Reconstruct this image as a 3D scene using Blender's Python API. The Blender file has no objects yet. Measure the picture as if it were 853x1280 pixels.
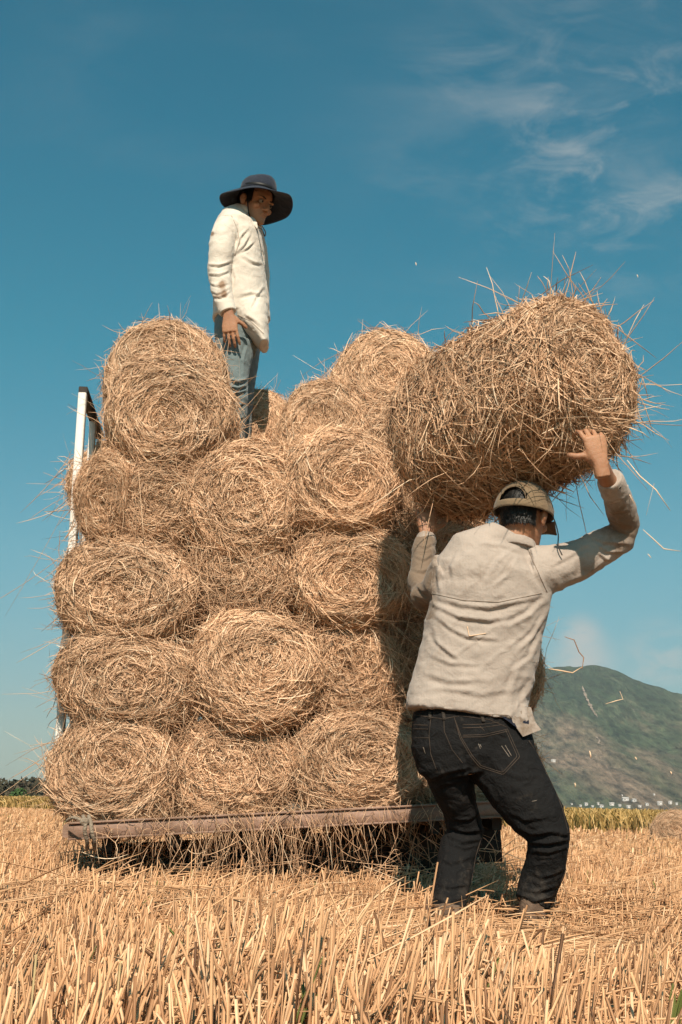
import bpy, bmesh, math, random
import numpy as np
from mathutils import Vector, Matrix
from mathutils.bvhtree import BVHTree
random.seed(5)
RNG = np.random.default_rng(11)
C = bpy.context.scene.collection
R_ = math.radians

# ------------------------------------------------------------------ camera frame
F_PX, CAM_H, PITCH, ROLL = 1600.0, 0.38, R_(13.1), 0.021
FW = np.array([0, math.cos(PITCH), math.sin(PITCH)])
R0 = np.array([1.0, 0, 0]); U0 = np.array([0, -math.sin(PITCH), math.cos(PITCH)])
RT = math.cos(ROLL) * R0 + math.sin(ROLL) * U0
UP = -math.sin(ROLL) * R0 + math.cos(ROLL) * U0
EYE = np.array([0, 0, CAM_H])

def at(px, py, Y):
    d = FW + (px - 426.5) / F_PX * RT + (640 - py) / F_PX * UP
    return EYE + d * (Y / d[1])

def mpp(px, py, Y):                      # metres per photograph pixel there
    return float(np.dot(at(px, py, Y) - EYE, FW)) / F_PX

def project(P):
    q = P - EYE
    z = q @ FW
    return 426.5 + F_PX * (q @ RT) / z, 640 - F_PX * (q @ UP) / z

# ------------------------------------------------------------------ noise
def vnoise(P, seed=0):
    P = np.asarray(P, float)
    i = np.floor(P).astype(np.int64); f = P - i
    f = f * f * (3 - 2 * f)
    def h(a, b, c):
        n = (a * 374761393 + b * 668265263 + c * 2147483647 + seed * 974634777) & 0xffffffff
        n = ((n ^ (n >> 13)) * 1274126177) & 0xffffffff
        n = ((n ^ (n >> 16)) * 2246822519) & 0xffffffff
        return ((n ^ (n >> 15)) & 0xffff) / 65535.0
    r = 0
    for a in (0, 1):
        wa = f[..., 0] if a else 1 - f[..., 0]
        for b in (0, 1):
            wb = f[..., 1] if b else 1 - f[..., 1]
            for c in (0, 1):
                wc = f[..., 2] if c else 1 - f[..., 2]
                r = r + wa * wb * wc * h(i[..., 0] + a, i[..., 1] + b, i[..., 2] + c)
    return r * 2 - 1

def fbm(P, o=4, seed=0):
    r = 0; a = 1.0; s = 0
    P = np.asarray(P, float)
    for k in range(o):
        r = r + a * vnoise(P * 2 ** k + 17.3 * k, seed + k); s += a; a *= .5
    return r / s

def nrm(v):
    return v / np.maximum(np.linalg.norm(v, axis=-1, keepdims=True), 1e-9)

# ------------------------------------------------------------------ materials
def new_mat(name):
    m = bpy.data.materials.new(name); m.use_nodes = True
    nt = m.node_tree; b = nt.nodes['Principled BSDF']
    return m, nt, b

def N(nt, t, **kw):
    n = nt.nodes.new(t)
    for k, v in kw.items():
        if k.startswith('i_'):
            key = k[2:]
            n.inputs[int(key) if key.isdigit() else key.replace('_', ' ')].default_value = v
        else: setattr(n, k, v)
    return n

def ramp(nt, stops, fac=None):
    r = nt.nodes.new('ShaderNodeValToRGB')
    e = r.color_ramp.elements
    while len(e) < len(stops): e.new(.5)
    for k, (p, c) in enumerate(stops):
        e[k].position = p; e[k].color = (*c, 1)
    if fac is not None: nt.links.new(fac, r.inputs[0])
    return r

def mat_straw(name, stops, gain=1.0, rough=.6, var=.25, transl=0.0):
    m, nt, b = new_mat(name); L = nt.links.new
    a = N(nt, 'ShaderNodeAttribute', attribute_name='rnd')
    r = ramp(nt, stops, a.outputs['Fac'])
    oi = N(nt, 'ShaderNodeObjectInfo')
    mr = N(nt, 'ShaderNodeMapRange', i_3=1 - var / 2, i_4=1 + var / 2)
    L(oi.outputs['Random'], mr.inputs[0])
    tc = N(nt, 'ShaderNodeTexCoord')
    nz = N(nt, 'ShaderNodeTexNoise', i_Scale=4.0, i_Detail=3.0)
    L(tc.outputs['Object'], nz.inputs['Vector'])
    mr2 = N(nt, 'ShaderNodeMapRange', i_1=.3, i_2=.7, i_3=.82 * gain, i_4=1.14 * gain)
    L(nz.outputs['Fac'], mr2.inputs[0])
    mu = N(nt, 'ShaderNodeMath', operation='MULTIPLY')
    L(mr.outputs[0], mu.inputs[0]); L(mr2.outputs[0], mu.inputs[1])
    vm = N(nt, 'ShaderNodeVectorMath', operation='SCALE')
    L(r.outputs[0], vm.inputs[0]); L(mu.outputs[0], vm.inputs['Scale'])
    L(vm.outputs[0], b.inputs['Base Color'])
    b.inputs['Roughness'].default_value = rough
    b.inputs['Specular IOR Level'].default_value = .35
    return m

def mat_noise(name, c1, c2, scale=5, rough=.8, bump=.3, bscale=40, detail=5, spec=.3, metal=0, dist=.02, lo=.35, hi=.65, coord='Object', sheen=0):
    m, nt, b = new_mat(name); L = nt.links.new
    tc = N(nt, 'ShaderNodeTexCoord')
    nz = N(nt, 'ShaderNodeTexNoise', i_Scale=scale, i_Detail=detail)
    L(tc.outputs[coord], nz.inputs['Vector'])
    r = ramp(nt, [(lo, c1), (hi, c2)], nz.outputs['Fac'])
    L(r.outputs[0], b.inputs['Base Color'])
    if bump:
        n2 = N(nt, 'ShaderNodeTexNoise', i_Scale=bscale, i_Detail=4.0)
        L(tc.outputs[coord], n2.inputs['Vector'])
        bp = N(nt, 'ShaderNodeBump', i_Strength=bump, i_Distance=dist)
        L(n2.outputs['Fac'], bp.inputs['Height']); L(bp.outputs[0], b.inputs['Normal'])
    b.inputs['Roughness'].default_value = rough
    b.inputs['Specular IOR Level'].default_value = spec
    b.inputs['Metallic'].default_value = metal
    if sheen: b.inputs['Sheen Weight'].default_value = sheen
    return m

STRAW = [(0, (.17, .09, .05)), (.12, (.32, .175, .095)), (.35, (.57, .335, .195)), (.65, (.76, .47, .285)), (.9, (.87, .59, .38)), (1, (.92, .69, .48))]
M_straw = mat_straw('straw', STRAW, 1.0)
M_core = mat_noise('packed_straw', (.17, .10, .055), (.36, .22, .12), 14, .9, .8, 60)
STUB = [(0, (.14, .065, .03)), (.15, (.31, .15, .07)), (.45, (.56, .30, .15)), (.8, (.73, .42, .22)), (.95, (.84, .54, .32)), (.965, (.20, .19, .05)), (1, (.10, .13, .03))]
M_stub = mat_straw('stubble', STUB, 1.0, .6, 0)
M_crop = mat_straw('ripe_rice', [(0, (.09, .085, .02)), (.3, (.24, .15, .04)), (.7, (.44, .27, .09)), (1, (.58, .39, .16))], 1.0, .7, 0)

# ------------------------------------------------------------------ mesh helpers
class Geo:
    """Collects vertices, faces (tris and quads), materials and a per-vertex value; builds ONE mesh."""
    def __init__(s): s.v = []; s.f = []; s.fm = []; s.r = []; s.n = 0
    def add(s, V, Fc, mat=0, rnd=.5):
        V = np.asarray(V, float).reshape(-1, 3); Fc = np.asarray(Fc, np.int64)
        s.v.append(V); s.f.append(Fc + s.n); s.fm.append(np.full(len(Fc), mat, np.int32))
        s.r.append(np.broadcast_to(np.asarray(rnd, float), (len(V),)).copy()); s.n += len(V)
    def mesh(s, name, mats, smooth=False):
        me = bpy.data.meshes.new(name)
        V = np.concatenate(s.v)
        me.vertices.add(len(V)); me.vertices.foreach_set('co', V.astype(np.float32).ravel())
        sizes = np.concatenate([np.full(len(f), f.shape[1], np.int32) for f in s.f])
        idx = np.concatenate([f.ravel() for f in s.f]).astype(np.int32)
        me.loops.add(len(idx)); me.loops.foreach_set('vertex_index', idx)
        me.polygons.add(len(sizes))
        me.polygons.foreach_set('loop_start', np.concatenate([[0], np.cumsum(sizes)[:-1]]).astype(np.int32))
        me.polygons.foreach_set('material_index', np.concatenate(s.fm))
        if smooth: me.polygons.foreach_set('use_smooth', np.ones(len(sizes), bool))
        me.update(calc_edges=True)
        a = me.attributes.new('rnd', 'FLOAT', 'POINT'); a.data.foreach_set('value', np.concatenate(s.r).astype(np.float32))
        for m in (mats if isinstance(mats, (list, tuple)) else [mats]): me.materials.append(m)
        me.validate()
        return me
    def box(s, c, size, mat=0, rot=None, rnd=.5):
        x, y, z = np.asarray(size) / 2
        V = np.array([[-x,-y,-z],[x,-y,-z],[x,y,-z],[-x,y,-z],[-x,-y,z],[x,-y,z],[x,y,z],[-x,y,z]])
        if rot is not None: V = V @ np.asarray(rot).T
        s.add(V + np.asarray(c), [[0,3,2,1],[4,5,6,7],[0,1,5,4],[1,2,6,5],[2,3,7,6],[3,0,4,7]], mat, rnd)
    def beam(s, A, B, w, h, mat=0, up=(0, 0, 1), bev=.12):
        A = np.asarray(A, float); B = np.asarray(B, float)
        t = nrm(B - A); sd = nrm(np.cross(t, up)); u = np.cross(sd, t)
        k = min(w, h) * bev
        prof = [(-w/2+k, -h/2), (w/2-k, -h/2), (w/2, -h/2+k), (w/2, h/2-k), (w/2-k, h/2), (-w/2+k, h/2), (-w/2, h/2-k), (-w/2, -h/2+k)]
        V = [P + a * sd + b * u for P in (A, B) for a, b in prof]
        s.add(V, [[i, (i+1) % 8, 8 + (i+1) % 8, 8 + i] for i in range(8)], mat)
        s.add(V, [[0,3,2,1],[0,7,4,3],[7,6,5,4],[8,9,10,11],[8,11,12,15],[15,12,13,14]], mat)
    def tube(s, secs, n=20, mat=0, power=2.0, view=(0, 1, 0), rnd=.5):
        """secs: (centre, half-width across the view, half-width in depth)"""
        P = np.array([q[0] for q in secs], float); K = len(P)
        V = []
        for k in range(K):
            T = nrm(P[min(k+1, K-1)] - P[max(k-1, 0)])
            S = np.cross(T, view)
            if np.linalg.norm(S) < .05: S = np.cross(T, (0, .2, 1))
            S = nrm(S); D = nrm(np.cross(T, S))
            ph = np.arange(n) / n * 2 * math.pi
            c, q = np.cos(ph), np.sin(ph)
            cc = np.sign(c) * np.abs(c) ** (2 / power); qq = np.sign(q) * np.abs(q) ** (2 / power)
            V.append(P[k] + secs[k][1] * cc[:, None] * S + secs[k][2] * qq[:, None] * D)
        V = np.concatenate(V + [P[:1], P[-1:]])
        Fq = [[k*n+i, k*n+(i+1) % n, (k+1)*n+(i+1) % n, (k+1)*n+i] for k in range(K-1) for i in range(n)]
        s.add(V, Fq, mat, rnd)
        m = s.n - len(V)
        s.add(np.zeros((0, 3)), np.array([[K*n, (i+1) % n, i] for i in range(n)] + [[K*n+1, (K-1)*n+i, (K-1)*n+(i+1) % n] for i in range(n)]) + m - s.n, mat)
    def ell(s, c, r, rot=None, mat=0, n=16, rnd=.5):
        secs = []
        th = np.linspace(.06, math.pi - .06, n)
        ph = np.arange(20) / 20 * 2 * math.pi
        V = np.array([[r[0]*math.sin(t)*math.cos(p), r[1]*math.sin(t)*math.sin(p), r[2]*math.cos(t)] for t in th for p in ph] + [[0,0,r[2]],[0,0,-r[2]]])
        if rot is not None: V = V @ np.asarray(rot).T
        m = s.n
        s.add(V + np.asarray(c), [[k*20+i, (k+1)*20+i, (k+1)*20+(i+1) % 20, k*20+(i+1) % 20] for k in range(n-1) for i in range(20)], mat, rnd)
        s.add(np.zeros((0, 3)), np.array([[n*20, i, (i+1) % 20] for i in range(20)] + [[n*20+1, (n-1)*20+(i+1) % 20, (n-1)*20+i] for i in range(20)]) + m - s.n, mat)
    def grid(s, V, mat=0, wrap=False, rnd=.5):
        a, b = V.shape[:2]
        i = np.arange(a - 1)[:, None]; j = np.arange(b if wrap else b - 1)[None, :]
        j2 = (j + 1) % b
        Fq = np.stack([i*b+j+0*i, i*b+j2, (i+1)*b+j2, (i+1)*b+j], -1).reshape(-1, 4)
        s.add(V.reshape(-1, 3), Fq, mat, rnd)
    def ribbons(s, P, nor, w, rnd, mat=0, taper=.35, tube=False):
        """P (n,K,3) polylines, nor (n,3) facing, w (n) full width"""
        n, K, _ = P.shape
        T = np.empty_like(P); T[:, 1:-1] = P[:, 2:] - P[:, :-2]; T[:, 0] = P[:, 1] - P[:, 0]; T[:, -1] = P[:, -1] - P[:, -2]
        T = nrm(T)
        S = nrm(np.cross(T, nor[:, None, :] + np.zeros_like(P)))
        prof = np.ones(K); prof[0] = prof[-1] = taper
        ww = (w[:, None] * prof)[..., None] / 2
        if not tube:
            V = np.stack([P - S * ww, P + S * ww], 2)
            base = (np.arange(n) * K * 2)[:, None] + (np.arange(K - 1) * 2)[None]
            Fq = np.stack([base, base + 1, base + 3, base + 2], -1).reshape(-1, 4)
            s.add(V.reshape(-1, 3), Fq, mat, np.repeat(rnd, K * 2))
        else:
            D = np.cross(T, S)
            V = np.stack([P + S * ww, P - .5 * S * ww + .87 * D * ww, P - .5 * S * ww - .87 * D * ww], 2)
            base = (np.arange(n) * K * 3)[:, None] + (np.arange(K - 1) * 3)[None]
            Fq = np.concatenate([np.stack([base + a, base + b, base + 3 + b, base + 3 + a], -1).reshape(-1, 4) for a, b in ((0, 1), (1, 2), (2, 0))])
            s.add(V.reshape(-1, 3), Fq, mat, np.repeat(rnd, K * 3))
            tri = ((np.arange(n) * K * 3)[:, None] + (K - 1) * 3 + np.arange(3)[None]) - 0
            s.add(np.zeros((0, 3)), tri + (s.n - n*K*3) - s.n, mat)

def link(name, me, parent=None, loc=None):
    o = bpy.data.objects.new(name, me); C.objects.link(o)
    if parent is not None: o.parent = parent
    if loc is not None: o.location = loc
    return o

def tag(o, label=None, cat=None, group=None, kind=None):
    if label: o['label'] = label
    if cat: o['category'] = cat
    if group: o['group'] = group
    if kind: o['kind'] = kind
    return o

def empty(name, loc):
    o = bpy.data.objects.new(name, None); C.objects.link(o); o.location = loc; o.empty_display_size = .1
    return o

def recentre(o, p):
    """put the object's origin at world point p, mesh stays"""
    p = np.asarray(p, float)
    o.data.transform(Matrix.Translation(-Vector(p))); o.location = Vector(p)

def remeshed(geo, voxel, smooth=4, name='m'):
    me = geo.mesh(name + '_src', [])
    o = link(name + '_src', me)
    r = o.modifiers.new('r', 'REMESH'); r.mode = 'VOXEL'; r.voxel_size = voxel; r.use_smooth_shade = True
    if smooth:
        sm = o.modifiers.new('s', 'SMOOTH'); sm.factor = .5; sm.iterations = smooth
    dg = bpy.context.evaluated_depsgraph_get()
    out = bpy.data.meshes.new_from_object(o.evaluated_get(dg))
    bpy.data.objects.remove(o); bpy.data.meshes.remove(me)
    out.name = name
    return out

def get_co(me):
    a = np.empty(len(me.vertices) * 3, np.float32); me.vertices.foreach_get('co', a); return a.reshape(-1, 3).astype(float)
def get_no(me):
    a = np.empty(len(me.vertices) * 3, np.float32); me.vertex_normals.foreach_get('vector', a) if hasattr(me, 'vertex_normals') else me.vertices.foreach_get('normal', a)
    return a.reshape(-1, 3).astype(float)
def set_co(me, V):
    me.vertices.foreach_set('co', V.astype(np.float32).ravel()); me.update()
def set_rnd(me, r):
    if 'rnd' in me.attributes: me.attributes.remove(me.attributes['rnd'])
    a = me.attributes.new('rnd', 'FLOAT', 'POINT'); a.data.foreach_set('value', r.astype(np.float32))

# ------------------------------------------------------------------ straw bales
def bale_mesh(name, seed, R, L, n, n_stray, stray_len=.10, both=False, mess=1.0, wmul=1.0, lift_p=.10, PW=9.0, grav=0.0, lmul=1.0, lump=.035, hole=.016):
    rg = np.random.default_rng(seed)
    ph = rg.uniform(0, 6.28, 4); hl = L / 2; pw = PW
    wc = rg.uniform(-.22, .22, 2) * R; we = rg.uniform(-.18, .18)
    def Rt(th):
        return R * (1 + .035 * np.sin(2*th+ph[0]) + .025 * np.sin(3*th+ph[1]) + .015 * np.sin(5*th+ph[2]))
    def proj(p):
        rho = np.hypot(p[..., 0], p[..., 2]); th = np.arctan2(p[..., 2], p[..., 0])
        f = ((rho / Rt(th)) ** pw + (np.abs(p[..., 1]) / hl) ** pw) ** (1 / pw)
        q = p / np.maximum(f, 1e-4)[..., None]
        k = 1 + lump * fbm(q * (7 if lump < .05 else 4.5), 3, seed)
        # the rolled layers show as rings on the end faces
        rho = np.hypot(q[..., 0], q[..., 2]); th = np.arctan2(q[..., 2], q[..., 0])
        capw = np.clip((np.abs(q[..., 1]) / hl - .75) / .2, 0, 1)
        ring = np.sin(6.283 * (rho / .062 - th / 6.283) + 2.0 * vnoise(q * 6, seed + 3))
        q = q * k[..., None]
        q[..., 1] += np.sign(q[..., 1]) * capw * (.006 * ring - hole * np.exp(-(np.hypot(q[..., 0] - wc[0], q[..., 2] - wc[1]) / (.25 * R)) ** 2) + .026 * (1 - (rho / R) ** 2) + .018 * vnoise(q * 9, seed + 5))
        return q
    def normal(q):
        rho = np.maximum(np.hypot(q[..., 0], q[..., 2]), 1e-5)
        nr = (rho / R) ** (pw - 1) / R; ny = (np.abs(q[..., 1]) / hl) ** (pw - 1) / hl * np.sign(q[..., 1])
        return nrm(np.stack([nr * q[..., 0] / rho, ny, nr * q[..., 2] / rho], -1))
    G = Geo()
    # core
    th = np.linspace(0, 2 * math.pi, 72, endpoint=False)
    s = np.concatenate([np.linspace(.02, 1, 14), np.full(10, 1.0), np.linspace(1, .02, 14)])
    yy = np.concatenate([np.full(14, -1.0), np.linspace(-.9, .9, 10), np.full(14, 1.0)])
    g = np.stack([s[:, None] * R * np.cos(th), (yy * hl)[:, None] + 0 * th, s[:, None] * R * np.sin(th)], -1)
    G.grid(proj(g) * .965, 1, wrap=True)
    # strands
    u = rg.random(n)
    fc = .56 if not both else .42
    start = np.empty((n, 3))
    a = rg.uniform(0, 6.283, n); rr = R * np.sqrt(rg.random(n)) * 1.02
    capf = u < fc; capb = (u >= fc) & (u < fc + (.42 if both else .10) * .5)
    bar = ~(capf | capb)
    start[:, 0] = np.where(bar, R, rr) * np.cos(a); start[:, 2] = np.where(bar, R, rr) * np.sin(a)
    yb = (rg.random(n) ** (1.0 if both else 1.35) * 2 - 1) * hl
    start[:, 1] = np.where(capf, -hl, np.where(capb, hl, yb))
    K = 6
    p = proj(start); rho0 = np.where(bar, 1, np.hypot(start[:, 0] - wc[0], start[:, 2] - wc[1]) / R)
    sig = (.28 + np.where(bar, .16, 1.0 * np.exp(-(rho0 / .38) ** 2))) * mess
    al = rg.normal(0, 1, n) * sig + .95 * mess * fbm(start * 9, 2, seed + 9)
    al = np.where(rg.random(n) < .17, rg.uniform(-1.57, 1.57, n), al)
    al = np.where(rg.random(n) < .5, al, al + math.pi)
    dal = rg.normal(0, .13, n)
    ln = rg.uniform(.06, .23, n) * lmul * np.where(rho0 < .35, .6, 1)
    hh = rg.uniform(-.013, .010, n)
    lift = np.where(rg.random(n) < lift_p, rg.uniform(.01, .05, n), rg.uniform(-.004, .008, n))
    lift2 = np.where(rg.random(n) < lift_p * .6, rg.uniform(.01, .04, n), 0)
    pts = []
    nor0 = None
    q = p.copy()
    for k in range(K):
        nn = normal(q)
        if k == K // 2: nor0 = nn.copy()
        t = k / (K - 1)
        pts.append(q + nn * (hh + lift * t ** 2 + lift2 * (1 - t) ** 2)[:, None])
        rad = nrm((q - np.array([wc[0], 0, wc[1]]) * (1 - bar)[:, None]) * np.array([1 + we, 0, 1 - we]) + 1e-5)
        et = np.cross(np.array([0, 1.0, 0]), rad)
        et = nrm(et - (et * nn).sum(-1, keepdims=True) * nn); ot = np.cross(nn, et)
        d = np.cos(al)[:, None] * et + np.sin(al)[:, None] * ot
        q = proj(q + d * (ln / (K - 1))[:, None]); al = al + dal
    P = np.stack(pts, 1)
    if grav: P[..., 2] -= grav * (np.linspace(0, 1, K) ** 2)[None] * (rg.random(n) < .5)[:, None] * ln[:, None]
    nr = nrm(nor0 + rg.normal(0, .45, (n, 3)))
    w = rg.uniform(.0018, .0040, n) * wmul
    G.ribbons(P, nr, w, np.clip(rg.normal(.52, .25, n), 0, 1))
    # strays sticking out
    m = n_stray
    a = rg.uniform(0, 6.283, m); cap = rg.random(m) < .3
    st = np.stack([R * np.cos(a), np.where(cap, -hl, (rg.random(m) ** 1.6 * 2 - 1) * hl), R * np.sin(a)], -1)
    st[cap, 0] *= .8; st[cap, 2] *= .8
    q = proj(st); nn = normal(q)
    et = nrm(np.cross(np.array([0, 1.0, 0]), q)) * rg.choice([-1, 1], (m, 1))
    d = nrm(nn * rg.uniform(.15, 1.0, (m, 1)) + et * rg.uniform(.4, 1.2, (m, 1)) + rg.normal(0, .35, (m, 3)))
    cur = rg.normal(0, .75, (m, 3)); ln = rg.uniform(.3, 1, m) ** 1.6 * stray_len * 1.6
    tt = np.linspace(0, 1, 6)[None, :, None]
    kink = rg.normal(0, .12, (m, 6, 3)).cumsum(1) * .6
    P = q[:, None] + (d[:, None] * tt + (cur[:, None] * tt ** 2) + kink * tt) * ln[:, None, None]
    P[..., 2] -= .2 * (tt[..., 0] ** 2) * ln[:, None]
    G.ribbons(P, nrm(rg.normal(0, 1, (m, 3))), rg.uniform(.0014, .0032, m) * wmul, np.clip(rg.normal(.55, .25, m), 0, 1), tube=True)
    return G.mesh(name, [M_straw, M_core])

BR, BL = .27, 1.0
VAR = [bale_mesh('bale_straw_%s' % 'abcdef'[k], 40 + k, BR, BL, 26000, 300, .075, mess=[.7, 1.2, .85, 1.1, .8, 1.35][k], lift_p=.08) for k in range(6)]

def place_bale(px, py, rx, ry, Y, var, label, spin=0, yaw=0.0, length=1.0, group='bales stacked on the trailer', pitch=0.0):
    s = mpp(px, py, Y)
    o = link('straw_bale', VAR[var])
    sx, sz = rx * s / BR * 1.09, ry * s / BR * 1.12
    ax = Matrix.Rotation(yaw, 4, 'Z') @ Matrix.Rotation(pitch, 4, 'X')
    c = Vector(at(px, py, Y)) + (ax @ Vector((0, BL * length / 2, 0)))
    # spin is a small roll kept before the squash so each bale shows another side of its winding
    o.matrix_world = Matrix.Translation(c) @ ax @ Matrix.Diagonal((sx, length, sz, 1)) @ Matrix.Rotation(spin, 4, 'Y')
    m = o.matrix_world.copy()
    loc, rot, sc = m.decompose()
    # a decomposed matrix drops shear, so bake the squash on the spin as plain scale
    o.rotation_mode = 'QUATERNION'
    o.location = c; o.rotation_quaternion = (ax @ Matrix.Rotation(spin, 4, 'Y')).to_quaternion()
    if abs(math.sin(spin)) > .7: sx, sz = sz, sx
    o.scale = (sx, length, sz)
    tag(o, label, 'straw bale', group)
    return o

def fy(x): return 5.18 + (x - 60) / 500 * .20
H = math.pi / 2
rows = [
 # px, py, rx, ry, dY, var, spin, yaw, label
 (140, 965, 80, 66, 0, 0, 0, 0, 'bottom left corner straw bale with a clear spiral, on the end of the trailer beam'),
 (291, 962, 80, 61, .03, 1, 2*H, .03, 'tangled straw bale in the bottom row, second from the trailer\'s left end'),
 (444, 955, 80, 64, -.02, 2, H, -.04, 'bottom row straw bale just left of the lifting man\'s hips'),
 (592, 952, 76, 62, .04, 3, 3*H, 0, 'bottom row straw bale partly hidden behind the lifting man\'s legs'),
 (160, 849, 88, 60, .0, 3, 0, .05, 'wide squashed straw bale on top of the bottom left corner bale'),
 (318, 838, 82, 70, -.03, 4, H, 0, 'round straw bale in the second row from below, middle of the stack'),
 (436, 835, 70, 64, .05, 5, 0, .02, 'second row straw bale half in the lifting man\'s shadow'),
 (545, 835, 66, 62, .1, 1, 0, 0, 'shaded straw bale in the second row behind the lifting man\'s waist'),
 (632, 838, 50, 58, .3, 2, 2*H, 0, 'frayed straw bale at the stack\'s right end, showing past the lifting man\'s side'),
 (157, 738, 86, 64, .0, 5, 2*H, 0, 'left end straw bale in the middle row, bulging past the white post'),
 (297, 722, 74, 58, .05, 2, 0, -.03, 'middle row straw bale, second from left, sunk between its neighbours'),
 (440, 718, 79, 60, -.02, 0, 2*H, 0, 'middle row straw bale left of the lifting man\'s bent elbow'),
 (575, 718, 78, 62, .06, 4, 0, 0, 'middle row straw bale hidden behind the lifting man\'s back'),
 (127, 617, 34, 56, .03, 4, 2*H, -.08, 'narrow straw bale end at the left edge beside the white post'),
 (186, 634, 62, 62, .06, 2, H, 0, 'loose straw bale under the tall pair at the upper left'),
 (306, 622, 76, 72, .0, 1, 0, 0, 'straw bale below the hatted man\'s feet, fourth row up'),
 (426, 598, 70, 66, -.05, 0, H, 0, 'neat round straw bale with ringed end in the fourth row, right of centre'),
 (548, 612, 66, 64, .12, 3, 0, 0, 'fourth row straw bale behind the low end of the carried bale'),
 (212, 512, 78, 70, .05, 0, 2*H, .04, 'top left straw bale with a deep spiral, left of the hatted man'),
]
for (px, py, rx, ry, dy, v, sp, yw, lb) in rows:
    place_bale(px, py, rx, ry, fy(px) + dy, v, lb, sp, yw + .05)
back = [
 (206, 462, 68, 64, 5.62, 4, 0, .1, 'upper straw bale resting behind the deep spiral one at top left'),
 (326, 548, 46, 58, 6.42, 2, 0, 0, 'dark shaded straw bale right behind the hatted man\'s legs'),
 (405, 535, 54, 58, 5.75, 3, 2*H, 0, 'small upper straw bale between the hatted man and the ringed top bale'),
 (482, 480, 66, 66, 5.85, 0, 0, -.05, 'topmost straw bale with ringed end, left of the carried bale'),
 (480, 560, 60, 55, 5.8, 1, 0, 0, 'straw bale wedged directly under the topmost ringed bale'),
 (170, 600, 80, 60, 6.15, 1, 0, 0, None), (290, 640, 80, 70, 6.22, 5, 0, 0, None),
]
for (px, py, rx, ry, Y, v, sp, yw, lb) in back:
    place_bale(px, py, rx, ry, Y, v, lb or ('back layer straw bale glimpsed behind the upper left of the stack' if px < 200 else 'back layer straw bale the hatted man stands on'), sp, yw, .8)
# lone bale far out on the stubble to the right
b = place_bale(842, 1030, 26, 21, 15.6, 0, 'lone straw bale lying on the stubble field at the right edge', 0, -.30, .75, group='bales left on the field')
b.location.z = b.scale.z * BR * .96

# carried bale, loosely tied and shaggy
A_r = at(737, 455, 4.36); A_l = at(536, 568, 4.94)
HB = bale_mesh('carried_bale_straw', 77, .305, float(np.linalg.norm(A_l - A_r)), 45000, 900, .095, both=True, mess=1.1, wmul=1.35, lift_p=.30, PW=5.0, grav=.14, lmul=1.3, lump=.10, hole=.05)
hb = link('straw_bale', HB)
ax = Vector(A_l - A_r).normalized()
hb.rotation_mode = 'QUATERNION'; hb.rotation_quaternion = ax.to_track_quat('Y', 'Z')
hb.location = (Vector(A_r) + Vector(A_l)) / 2
tag(hb, 'shaggy straw bale being carried overhead on the lifting man\'s hands and cap', 'straw bale', None)

# ------------------------------------------------------------------ trailer
M_steel = mat_noise('rusty_brown_steel', (.20, .115, .075), (.34, .21, .155), 9, .65, .25, 50, spec=.4)
M_dark = mat_noise('dark_oily_steel', (.02, .016, .013), (.05, .038, .03), 12, .7, .3, 40)
M_white = mat_noise('worn_white_paint', (.62, .57, .50), (.85, .80, .74), 6, .5, .08, 60, lo=.25, hi=.5)
M_wood = mat_noise('weathered_planks', (.10, .07, .05), (.22, .15, .10), 7, .85, .5, 30)
M_rubber = mat_noise('tyre_rubber', (.012, .012, .012), (.03, .028, .025), 20, .9, .3, 60)
M_rope = mat_noise('grey_rope', (.20, .15, .11), (.34, .27, .20), 30, .9, .6, 120)
L0 = at(86, 1039, 5.10); L1 = at(668, 1009, 5.36)
ex = nrm(L1 - L0); ey = nrm(np.cross(np.array([0, 0, 1.0]), ex)); dep = 1.45
tr = empty('farm_trailer', ((L0 + L1) / 2 + ey * dep / 2) * np.array([1, 1, 0]))
tag(tr, 'low flat farm trailer with rusty brown side beam, loaded with straw bales', 'trailer')
tl = Vector(tr.location)
def part(name, G, mats, parent, sm=False):
    me = G.mesh(name, mats, sm)
    root = parent
    while root.parent: root = root.parent
    me.transform(Matrix.Translation(-Vector(root.location)))
    return link(name, me, parent)
z_ = np.array([0, 0, 1.0])
G = Geo()
G.beam(L0, L1, .05, .058); G.beam(L0 + ey * dep, L1 + ey * dep, .05, .058)
for (a, c) in ((L0, .0), (L1, .0)): G.beam(a + ey * .03, a + ey * (dep - .03), .05, .05)
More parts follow.
